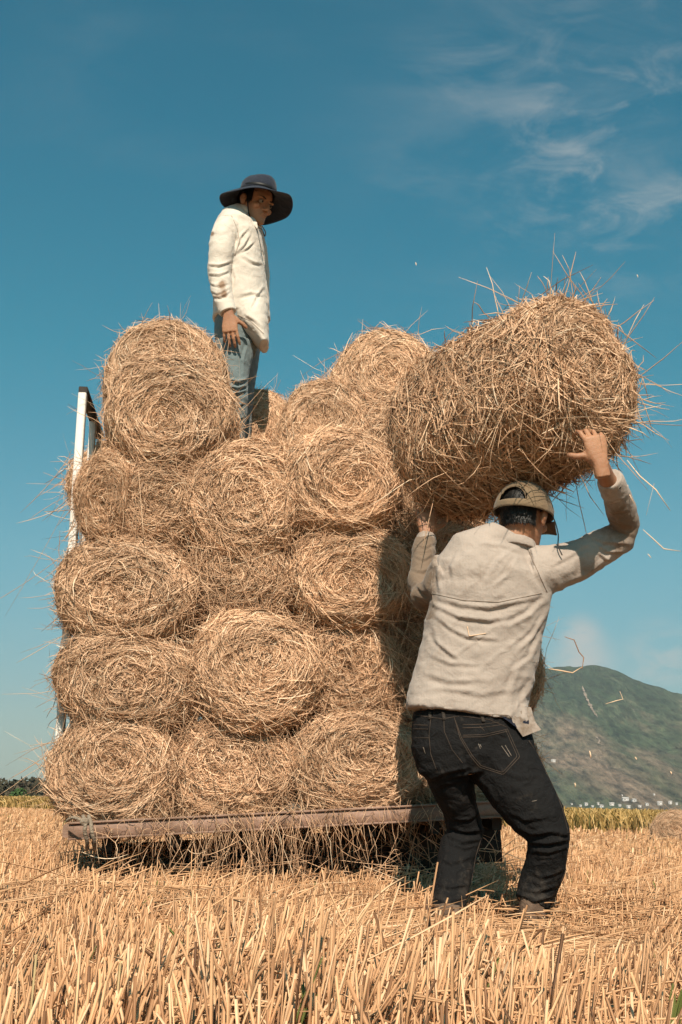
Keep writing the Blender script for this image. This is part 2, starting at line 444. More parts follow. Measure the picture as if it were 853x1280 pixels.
# channel lips
G.beam(L0 - ey*.028 + z_*.03, L1 - ey*.028 + z_*.03, .012, .008); G.beam(L0 - ey*.028 - z_*.03, L1 - ey*.028 - z_*.03, .012, .008)
part('side_frame', G, M_steel, tr)
G = Geo()
for t in np.linspace(.08, .92, 7):
    c = L0 + (L1 - L0) * t - z_ * .06
    G.beam(c + ey * .03, c + ey * (dep - .03), .04, .05)
part('cross_members', G, M_dark, tr)
for d in (.35, 1.05):
    G = Geo(); G.beam(L0 + ex * .12 + ey * d - z_ * .155, L1 - ex * .05 + ey * d - z_ * .155, .05, .14); part('chassis_rail', G, M_dark, tr)
G = Geo()
for k in range(9):
    d = .04 + k * (dep - .08) / 9 + .08
    G.beam(L0 + ey * d + z_ * .012, L1 + ey * d + z_ * .012, .145, .022)
part('deck_planks', G, M_wood, tr)
for t in (.42, .80):
    for d in (.30, 1.15):
        c = (L0 + (L1 - L0) * t + ey * d); c[2] = .17
        G = Geo(); n = 36
        a = np.arange(n) / n * 2 * math.pi
        prof = [(.10, -.05), (.15, -.06), (.165, -.04), (.17, 0), (.165, .04), (.15, .06), (.10, .05)]
        V = np.array([[c + ex * r * math.cos(q) + z_ * r * math.sin(q) + ey * y for r, y in prof] for q in a] + [[c + ex * r + ey * y for r, y in prof]])
        V[-1] = V[0]; G.grid(V)
        w = part('wheel', G, M_rubber, tr, True)
        G = Geo()
        V = np.array([[c + ex * r * math.cos(q) + z_ * r * math.sin(q) + ey * y for r, y in [(.10, -.05), (.09, -.03), (.03, -.035), (.001, -.05)]] for q in np.append(a, 0)])
        G.grid(V); part('rim', G, M_dark, w, True)
    c = L0 + (L1 - L0) * t; A = c + ey * .3; B = c + ey * 1.15; A[2] = B[2] = .17
    G = Geo(); G.beam(A, B, .035, .035); G.beam(A + z_*.0 + ey*.1, A + z_*.14 + ey*.1, .03, .03); G.beam(B - ey*.1, B + z_*.14 - ey*.1, .03, .03)
    part('axle', G, M_dark, tr)
# headboard of white square tube at the left end
TA = at(104, 489, 5.46); BA = at(71, 985, 5.40)
TB = at(125, 548, 6.25); BB = at(96, 985, 6.2)
TM2 = TA + (TB - TA) * .58 - z_ * .0; BM2 = BA + (BB - BA) * .58
for A_, B_, w_ in ((BA, TA, .042), (BM2, TM2, .036), (BB, TB, .036)):
    G = Geo(); G.beam(A_, B_ - z_ * .012, w_ * .85, w_ * .85, up=(0, 1, 0)); part('post', G, M_white, tr)
G = Geo(); G.beam(TA + z_ * .008 - nrm(TB - TA) * .0, TB + z_ * .008, .040, .028); part('top_rail', G, M_dark, tr)
for k in (.25, .5, .75):
    G = Geo(); G.beam(BA + (TA - BA) * k + ey * .02, BB + (TB - BB) * k, .02, .02); part('cross_rail', G, M_white, tr)
# rope knotted on the beam's left end
def curve_tube(pts, r, n=8, sub=6):
    P = np.array(pts, float); out = []
    for i in range(len(P) - 1):
        p0, p1, p2, p3 = P[max(i-1, 0)], P[i], P[i+1], P[min(i+2, len(P)-1)]
        for k in range(sub):
            t = k / sub
            out.append(.5 * ((2*p1) + (-p0+p2)*t + (2*p0-5*p1+4*p2-p3)*t*t + (-p0+3*p1-3*p2+p3)*t**3))
    out.append(P[-1])
    return [(p, r, r) for p in out]
G = Geo()
for (x, dx) in ((104, 0), (111, 2)):
    G.tube(curve_tube([at(x, 1020, 5.02), at(x+3, 1029, 4.985), at(x+dx+2, 1040, 4.98), at(x+dx+5, 1052, 5.0), at(x+dx+5, 1062, 5.04)], .0075), 8)
G.ell(at(106, 1027, 4.985), (.018, .012, .016)); G.tube(curve_tube([at(106, 1027, 4.98), at(92, 1022, 5.0), at(84, 1026, 5.03)], .006), 8)
rp = part('tie_rope', G, M_rope, tr, True)

# ------------------------------------------------------------------ loose straw hanging off the trailer and lying about
def fall_straw(name, n, gen, label, seed, w=(.0018, .0036), K=7):
    rg = np.random.default_rng(seed); G = Geo()
    P = gen(rg, n, K)
    G.ribbons(P, nrm(rg.normal(0, 1, (n, 3)) + np.array([0, -1.0, 0])), rg.uniform(*w, n), np.clip(rg.normal(.5, .22, n), 0, 1), tube=True)
    o = link(name, G.mesh(name, [M_straw])); tag(o, label, 'loose straw', None, 'stuff'); return o
def hang(rg, n, K):
    t0 = rg.random(n); t0 = np.where(rg.random(n) < .6, .05 + .75 * t0, .38 + .12 * rg.normal(0, 1, n))
    t0 = np.clip(t0, .0, .97)
    base = L0 + (L1 - L0) * t0[:, None] - ey * rg.uniform(.0, .07, (n, 1)) + z_ * rg.uniform(-.02, .06, (n, 1))
    ln = rg.uniform(.04, .28, n) * (.45 + .9 * np.exp(-((t0 - .42) / .2) ** 2))
    t = np.linspace(0, 1, K)[None, :, None]
    side = rg.normal(0, .35, (n, 3)); side[:, 1] = -np.abs(side[:, 1]) * .4
    P = base[:, None] + (side[:, None] * t + np.array([0, 0, -1.0]) * (t ** 1.6)) * ln[:, None, None]
    P += np.cumsum(rg.normal(0, .006, (n, K, 3)), 1)
    return P
fall_straw('hanging_straw', 300, hang, 'loose straw hanging over the trailer beam in ragged strings', 3, (.0016, .0030))
def curls(rg, n, K):
    c = L0 + (L1 - L0) * rg.uniform(.08, .95, n)[:, None] + ey * rg.uniform(-.12, .5, (n, 1))
    c[:, 2] = rg.uniform(.10, .24, n)
    d = nrm(rg.normal(0, 1, (n, 3)) * np.array([1, .7, .5])); cv = rg.normal(0, .6, (n, 3))
    t = np.linspace(0, 1, K)[None, :, None]
    return c[:, None] + (d[:, None] * t + cv[:, None] * t * t) * rg.uniform(.06, .25, n)[:, None, None]
fall_straw('fallen_straw', 350, curls, 'fallen straw caught on the stubble under the trailer edge', 4)

def face(rg, n, K):
    x = rg.uniform(85, 560, n); y = rg.uniform(560, 1025, n)
    c = np.array([at(a, b, fy(a) + .05 - rg.uniform(-.01, .05)) for a, b in zip(x, y)])
    a = rg.normal(-1.2, .7, n); d = np.stack([np.cos(a), rg.normal(0, .12, n), np.sin(a)], -1); cv = rg.normal(0, .35, (n, 3)) * [1, .3, 1]
    t = np.linspace(0, 1, K)[None, :, None]
    return c[:, None] + (d[:, None] * t + cv[:, None] * t * t) * rg.uniform(.08, .30, n)[:, None, None]
fall_straw('draped_straw', 4200, face, 'loose straw trailing down over the front of the bale stack', 6, (.0018, .0036))

def single_straw(pts, Y, w, label, rnd=.7):
    P = np.array([at(x, y, Y + dy) for x, y, dy in pts])
    G = Geo(); G.tube([(q, w / 2 * (.5 if i in (0, len(P)-1) else 1), w / 2 * .6) for i, q in enumerate(P)], 6, rnd=rnd)
    o = link('straw_stalk', G.mesh('straw_stalk', [M_straw], True)); recentre(o, P.mean(0))
    tag(o, label, 'straw stalk', 'straw stalks falling through the air')
S_ = 'small scrap of straw falling through the air right of the lifting man'
single_straw([(706, 796, 0), (718, 800, .02), (724, 815, .03), (730, 822, .04), (728, 836, .02)], 4.3, .004, 'dark bent straw stalk floating above the mountain top', .15)
single_straw([(686, 836, 0), (700, 838, .0), (716, 841, .02), (729, 833, .04)], 4.3, .004, 'pale curved straw stalk floating just above the mountain peak', .8)
single_straw([(757, 880, 0), (770, 876, .0), (779, 874, .02), (775, 864, .03)], 4.3, .0025, 'thin bent straw stalk in front of the mountain slope', .9)
single_straw([(784, 575, 0), (800, 595, 0), (820, 612, .0), (838, 638, .02)], 4.35, .0045, 'long straight straw stalk dropping below the carried bale\'s right end', .95)
single_straw([(804, 662, 0), (815, 672, 0), (830, 686, .0), (851, 689, .02)], 4.3, .004, 'curved straw stalk floating right of the raised elbow', .95)
single_straw([(785, 606, 0), (787, 618, 0), (793, 630, .0)], 4.3, .0045, 'short thick straw piece beside the raised cuff', .95)
single_straw([(818, 604, 0), (808, 644, 0)], 4.3, .002, S_, .9)
for (x, y, a, l) in ((738, 943, 80, 9), (719, 981, 85, 5), (812, 695, 50, 7), (700, 560, 40, 0), (839, 966, 70, 4), (797, 345, 75, 4), (795, 948, 60, 4), (520, 330, 80, 4)):
    if l: single_straw([(x - l/2*math.cos(R_(a)), y - l/2*math.sin(R_(a)), 0), (x + .4, y, 0), (x + l/2*math.cos(R_(a)), y + l/2*math.sin(R_(a)), 0)], 4.2, .005 if y > 800 else .0035, S_, .9)

# ------------------------------------------------------------------ people
M_skin = mat_noise('tanned_skin', (.33, .155, .085), (.45, .225, .125), 9, .55, .15, 90, spec=.4)
M_skin.node_tree.nodes['Principled BSDF'].inputs['Subsurface Weight'].default_value = .08
M_skin.node_tree.nodes['Principled BSDF'].inputs['Subsurface Scale'].default_value = .02
M_skin.node_tree.nodes['Principled BSDF'].inputs['Subsurface Radius'].default_value = (1, .3, .15)
M_hair = mat_noise('black_hair', (.008, .007, .006), (.02, .016, .013), 60, .5, .2, 200, spec=.5)
M_eye = mat_noise('eye_white', (.22, .18, .15), (.3, .25, .2), 5, .3, 0)
M_black = mat_noise('black_plastic', (.01, .01, .01), (.02, .02, .02), 5, .5, 0)

def mat_cloth(name, base, stain_shade, stripes=None, weave=900, rough=.9, bump=.25, wornscale=8, dirt_shade=.5, dcol=(.22, .15, .10)):
    m, nt, b = new_mat(name); L = nt.links.new
    tc = N(nt, 'ShaderNodeTexCoord'); at_ = N(nt, 'ShaderNodeAttribute', attribute_name='rnd')
    nz = N(nt, 'ShaderNodeTexNoise', i_Scale=wornscale, i_Detail=6.0, i_Roughness=.65)
    L(tc.outputs['Object'], nz.inputs['Vector'])
    r = ramp(nt, [(.3, tuple(c * .84 for c in base)), (.7, tuple(min(1, c * 1.08) for c in base))], nz.outputs['Fac'])
    col = r.outputs[0]
    if stripes:
        w = N(nt, 'ShaderNodeTexWave', i_Scale=stripes[0], i_Distortion=.6, i_Detail=1.0); w.bands_direction = 'X'
        L(tc.outputs['Object'], w.inputs['Vector'])
        mx = N(nt, 'ShaderNodeMix', data_type='RGBA', blend_type='MULTIPLY')
        rr = ramp(nt, [(.0, (stripes[1],) * 3), (.5, (1, 1, 1))], w.outputs['Fac'])
        mx.inputs[0].default_value = 1; L(col, mx.inputs[6]); L(rr.outputs[0], mx.inputs[7]); col = mx.outputs[2]
    # stains, plus shade painted on the lifting man's sleeves, weighted by the attribute
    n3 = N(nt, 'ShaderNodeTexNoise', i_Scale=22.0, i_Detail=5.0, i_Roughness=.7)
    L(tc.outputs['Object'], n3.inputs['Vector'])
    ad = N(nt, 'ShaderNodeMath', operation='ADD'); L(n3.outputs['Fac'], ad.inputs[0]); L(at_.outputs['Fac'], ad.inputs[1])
    mr = N(nt, 'ShaderNodeMapRange', i_1=.72, i_2=1.15, i_3=0.0, i_4=dirt_shade * 1.6); mr.clamp = True
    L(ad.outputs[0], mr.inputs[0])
    mx = N(nt, 'ShaderNodeMix', data_type='RGBA'); L(mr.outputs[0], mx.inputs[0]); L(col, mx.inputs[6]); mx.inputs[7].default_value = (*stain_shade, 1)
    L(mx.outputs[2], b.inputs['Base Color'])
    n2 = N(nt, 'ShaderNodeTexNoise', i_Scale=float(weave) / 6, i_Detail=3.0); L(tc.outputs['Object'], n2.inputs['Vector'])
    n4 = N(nt, 'ShaderNodeTexNoise', i_Scale=26.0, i_Detail=3.0, i_Distortion=1.0); L(tc.outputs['Object'], n4.inputs['Vector'])
    ad2 = N(nt, 'ShaderNodeMath', operation='MULTIPLY_ADD', i_1=5.0); L(n4.outputs['Fac'], ad2.inputs[0]); L(n2.outputs['Fac'], ad2.inputs[2])
    bp = N(nt, 'ShaderNodeBump', i_Strength=bump, i_Distance=.004); L(ad2.outputs[0], bp.inputs['Height']); L(bp.outputs[0], b.inputs['Normal'])
    b.inputs['Roughness'].default_value = rough; b.inputs['Specular IOR Level'].default_value = .2
    b.inputs['Sheen Weight'].default_value = .15
    return m
M_shirt = mat_cloth('beige_cotton', (.43, .355, .305), (.17, .115, .075), (60, .93), dirt_shade=.55)
M_shirt2 = mat_cloth('cream_striped_cotton', (.70, .62, .535), (.27, .17, .11), (70, .93), dirt_shade=.6)
M_jeans = mat_cloth('black_denim', (.0135, .0128, .0130), (.085, .068, .055), None, bump=.6, dirt_shade=.5, wornscale=5)
M_jeans.node_tree.nodes['Principled BSDF'].inputs['Sheen Weight'].default_value = 0
M_jeans.node_tree.nodes['Principled BSDF'].inputs['Specular IOR Level'].default_value = .1
M_jeans2 = mat_cloth('faded_grey_denim', (.17, .21, .215), (.20, .17, .13), None, bump=.35, dirt_shade=.35, wornscale=5)
M_stitch = mat_noise('brown_thread', (.045, .032, .024), (.085, .06, .045), 20, .9, 0)
M_cap = mat_cloth('tan_twill', (.20, .14, .085), (.12, .08, .05), None, bump=.3)
M_hat = mat_cloth('charcoal_nylon', (.022, .027, .042), (.05, .045, .04), None, bump=.3, dirt_shade=.2)
M_boot = mat_noise('dusty_brown_leather', (.075, .045, .03), (.20, .13, .09), 14, .8, .4, 60)
M_navy = mat_noise('navy_knit', (.012, .014, .025), (.02, .023, .04), 20, .9, .3, 200)

def sec(px, py, Y, a, b, k=1.0):
    return (at(px, py, Y), a * mpp(px, py, Y) * k, b * k)
def secs(lst, k=1.0): return [sec(*q, k) for q in lst]

def seg_folds(V, Nn, folds, me_scale=1.0):
    """real folds: ridge beside a valley along a line drawn on the cloth (near side only)"""
    x, y = project(V); facing = np.clip(-(Nn @ FW) * 1.6, 0, 1)
    D = np.zeros(len(V))
    for f in folds:
        pts, w, amp = f; w = w * .8
        P = np.array(pts, float); best = np.full(len(V), 1e9); sd = np.zeros(len(V)); tp = np.zeros(len(V))
        lens = np.linalg.norm(P[1:] - P[:-1], axis=1); tot = lens.sum(); acc = 0
        for i in range(len(P) - 1):
            d = P[i+1] - P[i]; L2 = (d ** 2).sum()
            t = np.clip(((x - P[i, 0]) * d[0] + (y - P[i, 1]) * d[1]) / L2, 0, 1)
            ex_ = x - P[i, 0] - t * d[0]; ey_ = y - P[i, 1] - t * d[1]
            dist = np.hypot(ex_, ey_); s = np.sign(d[0] * ey_ - d[1] * ex_)
            m = dist < best
            best[m] = dist[m]; sd[m] = (dist * s)[m]; tp[m] = (acc + t * lens[i])[m] / tot
            acc += lens[i]
        tap = np.sin(np.clip(tp, .02, .98) * math.pi) ** .6
        D += amp * tap * facing * (np.exp(-(sd / w) ** 2) - .85 * np.exp(-((sd - 1.7 * w) / w) ** 2))
    return D

def zmap(x0, y0, k):        # a crop of the photograph enlarged by 1/k
    return lambda pts: [(x0 + a * k, y0 + b * k) for a, b in pts]

def HAND(G, wrist, u, v, w, L=.18, curl=(.5, .6, .5), spread=.06, thumb=(.75, .25), r=1.0):
    """wrist point, u towards the fingertips, v towards the thumb, w out of the palm. Palm, four fingers, a thumb."""
    u, v, w = nrm(np.array(u, float)), nrm(np.array(v, float)), np.array(w, float)
    v = nrm(v - u * np.dot(u, v)); w_ = np.cross(u, v); w = w_ if np.dot(w_, w) > 0 else -w_
    wrist = np.asarray(wrist, float); pl = L * .50; k = L / .18
    def q(a, b, c=0): return wrist + u * a + v * b + w * c
    def chain(pts, rad):
        G.tube([(p, x * r, x * r * .95) for p, x in zip(pts, rad)], 12, view=w)
    G.tube([(q(-.05, 0), .026*k, .020*k), (q(0, 0), .027*k, .019*k), (q(pl*.35, .002), .036*k, .0165*k), (q(pl*.7, 0), .041*k, .0145*k), (q(pl, -.001), .040*k, .012*k), (q(pl*1.06, -.001), .034*k, .009*k)], 18, view=w, power=2.5)
    # thumb mound
    G.tube([(q(.008, .018, .006), .012*k, .012*k), (q(pl*.35, .034, .010), .016*k, .015*k), (q(pl*.55, .042, .012), .012*k, .012*k)], 12, view=w)
    off = [.031, .0105, -.0105, -.031]; ll = [.88, 1.0, .94, .74]; rr = [.0088, .0090, .0086, .0076]
    for i in range(4):
        d = nrm(u + v * off[i] * k / .03 * spread); p = q(pl * (.93 if i < 3 else .86), off[i] * k)
        ang = 0; pts = [p - d * .02, p]; rad = [rr[i]*k*1.05] * 2
        for j, fr in enumerate((.46, .30, .24)):
            ang += curl[j] * (1 + .12 * (i - 1))
            dd = d * math.cos(ang) + w * math.sin(ang)
            seg = L * .52 * ll[i] * fr
            pts.append(pts[-1] + dd * seg * .5); rad.append(rr[i]*k*(.98 - .07*j))
            pts.append(pts[-2] + dd * seg); rad.append(rr[i]*k*((1.0 - .08*j) if j < 2 else .62))
        chain(pts, rad)
    t0 = q(pl*.38, .036, .008)
    td = nrm(u * thumb[0] + v * (1 - thumb[0] * .4) + w * thumb[1])
    td2 = nrm(td * .9 + u * .35 + w * .15)
    chain([t0 - td*.012, t0, t0 + td*.022*k, t0 + td*.036*k, t0 + td*.036*k + td2*.016*k, t0 + td*.036*k + td2*.030*k], [.0125*k, .0125*k, .0112*k, .0108*k, .0100*k, .006*k])

class Head:
    """local frame: F forward, U up, S to the figure's own left"""
    def __init__(s, c, F, U, H=.225):
        s.U = nrm(np.array(U, float)); F = np.array(F, float); s.F = nrm(F - s.U * np.dot(F, s.U)); s.S = np.cross(s.U, s.F); s.c = np.asarray(c, float); s.H = H
    def p(s, f, l, u): return s.c + s.F * f + s.S * l + s.U * (u - .5) * s.H
    def rot(s): return np.stack([s.F, s.S, s.U], 1)
    LV = [(0, .088, .035, .018), (.05, .097, .0, .034), (.12, .097, -.03, .046), (.22, .093, -.055, .056), (.34, .090, -.073, .064), (.46, .086, -.088, .070), (.58, .090, -.096, .075), (.70, .090, -.098, .077), (.82, .078, -.088, .070), (.92, .052, -.064, .053), (.98, .024, -.036, .028), (1.0, .0, -.012, .008)]
    def skull(s, G, grow=0.0, mat=0, lv=None):
        n = 28; ph = np.arange(n) / n * 2 * math.pi; rows = []
        for u, f, b, w in (lv or s.LV):
            m = (f + b) / 2; h = (f - b) / 2
            rows.append([s.p(m + (h + grow) * math.cos(q) * (1 if math.cos(q) < 0 else 1), (w + grow) * math.sin(q) * (1.0 - .10 * max(0, math.cos(q))), u + grow * (u - .5) * 3) for q in ph])
        V = np.array(rows); G.grid(V, mat, wrap=True)
        m0 = G.n - V.shape[0] * n; k = V.shape[0]
        G.add([V[0].mean(0), V[-1].mean(0)], np.array([[k*n, (i+1) % n, i] for i in range(n)] + [[k*n+1, (k-1)*n+i, (k-1)*n+(i+1) % n] for i in range(n)]) + m0 - G.n, mat)
    def build(s, G):
        s.skull(G); R = s.rot()
        G.tube([(s.p(.085, 0, .56), .008, .010), (s.p(.095, 0, .47), .009, .010), (s.p(.106, 0, .38), .013, .012), (s.p(.100, 0, .335), .014, .009)], 12, view=s.F)
        for l in (-1, 1):
            G.ell(s.p(.094, l*.014, .355), (.010, .008, .008), R)
            G.ell(s.p(-.006, l*.080, .47), (.019, .009, .031), R); G.ell(s.p(-.010, l*.088, .50), (.018, .006, .022), R); G.ell(s.p(.0, l*.078, .39), (.009, .007, .012), R)
            G.ell(s.p(.073, l*.034, .60), (.016, .024, .007), R)     # brow
            G.ell(s.p(.062, l*.046, .40), (.022, .018, .018), R)     # cheekbone
        G.ell(s.p(.094, 0, .255), (.010, .023, .0055), R); G.ell(s.p(.092, 0, .215), (.010, .020, .0062), R)
        G.ell(s.p(.086, 0, .07), (.015, .022, .014), R)
    def sculpt(s, V):
        q = V - s.c; f, l, u = q @ s.F, q @ s.S, (q @ s.U) / s.H + .5
        def g(cf, cl, cu, sf, sl, su): return np.exp(-((f-cf)/sf)**2 - ((l-cl)/sl)**2 - ((u-cu)/su)**2)
        D = 0
        for k in (-1, 1): D = D + .011 * g(.085, k*.032, .52, .03, .017, .06) + .004 * g(.0, k*.085, .47, .010, .01, .06)
        D = D + .004 * g(.1, 0, .235, .03, .02, .012)
        return V - s.F * np.reshape(D, (-1, 1))

# ---------- the lifting man -------------------------------------------------
hips = [(583, 886, 4.55, 66, .110), (584, 900, 4.55, 71, .118), (589, 925, 4.55, 76, .128), (596, 948, 4.55, 75, .125), (600, 966, 4.55, 62, .105)]
legL = [(552, 925, 4.55, 40, .112), (557, 950, 4.56, 33, .106), (566, 982, 4.60, 27, .095), (575, 1010, 4.64, 22.5, .085), (582, 1038, 4.68, 23, .078), (576, 1056, 4.66, 25, .076), (570, 1078, 4.62, 24, .074), (565, 1106, 4.57, 22.5, .070), (561, 1132, 4.53, 20.5, .066), (559, 1150, 4.51, 19.5, .064)]
legR = [(620, 930, 4.55, 47, .118), (631, 956, 4.53, 44, .115), (650, 988, 4.50, 40, .105), (672, 1020, 4.48, 35, .095), (686, 1043, 4.48, 28, .084), (685, 1058, 4.49, 26, .080), (681, 1088, 4.52, 26, .076), (671, 1112, 4.53, 25, .070), (663, 1130, 4.52, 21, .064)]
torso = [(585, 893, 4.55, 78, .132), (587, 872, 4.55, 75, .128), (594, 838, 4.54, 73, .122), (602, 800, 4.53, 73, .118), (611, 762, 4.52, 73, .117), (616, 735, 4.51, 73, .115), (618, 712, 4.5, 72, .110), (622, 695, 4.5, 60, .092), (632, 680, 4.5, 40, .070), (638, 671, 4.5, 29, .062)]
armL = [(566, 716, 4.51, 31, .085), (548, 735, 4.55, 23, .068), (531, 746, 4.61, 17.5, .056), (526, 728, 4.67, 15.5, .050), (529, 700, 4.70, 14, .045), (532, 674, 4.73, 12.5, .040)]
armR = [(664, 714, 4.5, 34, .088), (690, 711, 4.5, 28, .075), (722, 700, 4.5, 25, .066), (754, 684, 4.49, 22.5, .058), (776, 671, 4.48, 20, .052), (782, 655, 4.46, 17.5, .048), (777, 638, 4.40, 17.5, .047), (770, 617, 4.32, 16.5, .044), (763, 600, 4.26, 15.5, .041)]
G = Geo()
for l, k in ((hips, .88), (legL, .8), (legR, .8), (torso[:-1], .86), (armL, .78), (armR[:-1], .78)): G.tube(secs(l, k), 20)
neckP = at(640, 700, 4.5)
G.tube([(at(634, 702, 4.5), .075, .06), (at(640, 684, 4.5), .062, .055), (at(647, 667, 4.5), .058, .056), (at(653, 648, 4.51), .058, .06), (at(655, 632, 4.52), .05, .05)], 20)
hd = Head(at(655, 647, 4.50), (.54, .83, -.12), (.09, .06, 1), .235)
hd.build(G)
G.tube(secs([(769, 616, 4.32, 12, .034), (757, 595, 4.23, 10.8, .030), (750, 579, 4.17, 11, .028)]), 18)
HAND(G, at(750, 579, 4.17), (-.22, -.08, 1), (-1, -.15, -.1), (.1, 1, .1), .182, (.55, .85, .6), .16, (.12, .25), 1.04)
G.tube(secs([(530, 690, 4.72, 9.5, .028), (533, 668, 4.74, 9, .026)]), 16)
HAND(G, at(533, 668, 4.74), (.02, .15, 1), (1, .1, 0), (0, 1, .3), .17, (.45, .6, .5), .12, (.5, .3))
# feet inside the boots
for (x, y, Y) in ((561, 1140, 4.53), (661, 1132, 4.57)):
    a = at(x, y, Y); G.tube([(a + [0, 0, .04], .035, .035), (a, .033, .033), (np.array([a[0], a[1], .05]), .033, .035), (np.array([a[0]-.01, a[1]+.12, .035]), .035, .02)], 14)
me = remeshed(G, .0035, 2, 'person')
V = hd.sculpt(get_co(me)); set_co(me, V)
me.materials.clear(); me.materials.append(M_skin)
worker = link('person', me)
o0 = at(610, 1160, 4.55); o0[2] = 0
recentre(worker, o0); 
tag(worker, 'person seen from behind in beige shirt and tan cap, holding a straw bale overhead', 'person')
def child(name, me, root):
    r = root
    while r.parent: r = r.parent
    me.transform(Matrix.Translation(-Vector(r.location))); return link(name, me, root)

z3 = zmap(480, 520, .3986)
folds = [
 (z3([(150, 562), (240, 590), (330, 600), (480, 566)]), 4.0, .0085), (z3([(160, 590), (235, 628), (330, 640), (400, 625)]), 3.6, .008),
 (z3([(165, 625), (215, 668), (262, 690), (370, 700)]), 3.4, .007), (z3([(160, 700), (200, 735), (240, 765)]), 3.2, .007),
 (z3([(140, 745), (210, 775), (300, 778)]), 3.4, .005), (z3([(505, 575), (455, 625), (385, 665)]), 4.0, .0075),
 (z3([(510, 610), (470, 690), (420, 735)]), 3.6, .006), (z3([(505, 655), (460, 760), (400, 800)]), 3.4, .005),
 (z3([(240, 420), (215, 470), (220, 520)]), 3.4, .005), (z3([(390, 425), (350, 465), (320, 520)]), 3.4, .006),
 (z3([(420, 440), (385, 500), (330, 545)]), 3.2, .005), (z3([(180, 440), (170, 500), (185, 560)]), 3.4, .006),
 (z3([(445, 415), (470, 470), (505, 545)]), 3.2, .007), (z3([(300, 400), (370, 405), (440, 430)]), 3.0, .004),
 (z3([(120, 800), (200, 830), (330, 825)]), 4.5, .005), (z3([(100, 870), (190, 850), (300, 870), (420, 855)]), 4.5, .004),
 (z3([(430, 760), (400, 850), (395, 930)]), 4.5, .005), (z3([(470, 820), (440, 880), (445, 960)]), 4, .005),
 (z3([(150, 640), (175, 720), (120, 820)]), 4, .004), (z3([(270, 640), (300, 720), (280, 800)]), 4, .003),
 # right sleeve
 (z3([(520, 470), (580, 440), (640, 400)]), 3.0, .004), (z3([(560, 525), (640, 490), (720, 430)]), 3.0, .005),
 (z3([(640, 372), (690, 395), (770, 400)]), 2.4, .006), (z3([(650, 392), (700, 425), (775, 425)]), 2.4, .006),
 (z3([(660, 415), (700, 450), (745, 455)]), 2.2, .005), (z3([(690, 345), (730, 352), (785, 375)]), 2.2, .005),
 (z3([(683, 318), (730, 322), (780, 345)]), 2.2, .005), (z3([(680, 290), (720, 300), (765, 292)]), 2.0, .004),
 (z3([(672, 262), (710, 268), (752, 255)]), 1.8, .003),
 # left sleeve
 (z3([(95, 520), (120, 545), (150, 560)]), 2.4, .006), (z3([(90, 480), (120, 490), (150, 470)]), 2.2, .005), (z3([(92, 560), (125, 570), (155, 590)]), 2.4, .005),
 (z3([(100, 440), (125, 450), (155, 430)]), 2.2, .005), (z3([(160, 500), (150, 550), (165, 600)]), 2.4, .006), (z3([(105, 405), (130, 412), (155, 398)]), 2.0, .004),
]
G = Geo()
G.tube(secs(torso), 40, power=2.3); G.tube(secs(armL), 24); G.tube(secs(armR), 24)
me = remeshed(G, .0055, 5, 'shirt')
V = get_co(me); Nn = get_no(me)
D = .85 * seg_folds(V, Nn, folds)
def rdg(q, sd): return (1 - np.abs(vnoise(q, sd)) * 2.2)
wq = V + .03 * np.stack([vnoise(V * 6, 61), vnoise(V * 6, 62), vnoise(V * 6, 63)], -1)
D += .0034 * np.maximum(rdg(wq * np.array([6, 6, 15]), 41), -.2) + .0028 * np.maximum(rdg(wq @ np.array([[.7, 0, -.7], [0, 1, 0], [.7, 0, .7]]) * np.array([7, 7, 22]), 43), 0) + .0018 * rdg(wq @ np.array([[.8, 0, .6], [0, 1, 0], [-.6, 0, .8]]) * np.array([10, 10, 26]), 42)
D += .0035 * fbm(V * np.array([9, 9, 22]), 3, 5) + .0022 * fbm(V * 34, 2, 8)
# hem: let it swing out and roll unevenly
x, y = project(V)
hem = np.clip((y - 870) / 24, 0, 1) * (Nn[:, 2] > -.6)
D += hem * (.006 * np.sin(x * .11) + .004 * np.sin(x * .23 + 1))
V2 = V + Nn * D[:, None]
V2[:, 2] += np.where(y > 885, -.010 * np.clip((x - 560) / 100, -1, 1), 0)
set_co(me, V2)
st = np.zeros(len(V))  # sleeve darkening mixes soiled cloth with shade painted into the colour
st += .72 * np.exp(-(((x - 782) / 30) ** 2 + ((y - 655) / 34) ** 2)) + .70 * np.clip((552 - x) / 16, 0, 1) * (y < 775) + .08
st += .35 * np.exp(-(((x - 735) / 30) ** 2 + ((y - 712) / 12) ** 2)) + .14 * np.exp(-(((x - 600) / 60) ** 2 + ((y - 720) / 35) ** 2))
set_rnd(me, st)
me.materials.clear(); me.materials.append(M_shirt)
# cuffs, collar, buttons, side tail, seams go with the shirt as real pieces of cloth
me_sh = me
bvh = BVHTree.FromPolygons([tuple(v) for v in V2], [tuple(p.vertices) for p in me.polygons])
def drape(bv, pts, off=.002, step=2.0):
    out = []
    P = np.array(pts, float)
    for i in range(len(P) - 1):
        n = max(1, int(np.hypot(*(P[i+1] - P[i])) / step))
        for k in range(n + (i == len(P) - 2)):
            q = P[i] + (P[i+1] - P[i]) * k / n
            d = at(q[0], q[1], 4.0) - EYE; d = nrm(d)
            h = bv.ray_cast(Vector(EYE), Vector(d))
            if h[0] is not None: out.append(np.array(h[0]) - d * off)
    return out
shirt = child('shirt', me, worker)
def seam(bv, root, pts_list, r, mat, name, off=.001):
    for pts in pts_list:
        G = Geo()
        o = drape(bv, pts, off)
        if len(o) > 2:
            o = [o[0]] + [(o[i-1] + o[i] * 2 + o[i+1]) / 4 for i in range(1, len(o) - 1)] + [o[-1]]
            G.tube([(p, r, r) for p in o], 6); child(name, G.mesh(name, [mat], True), root)
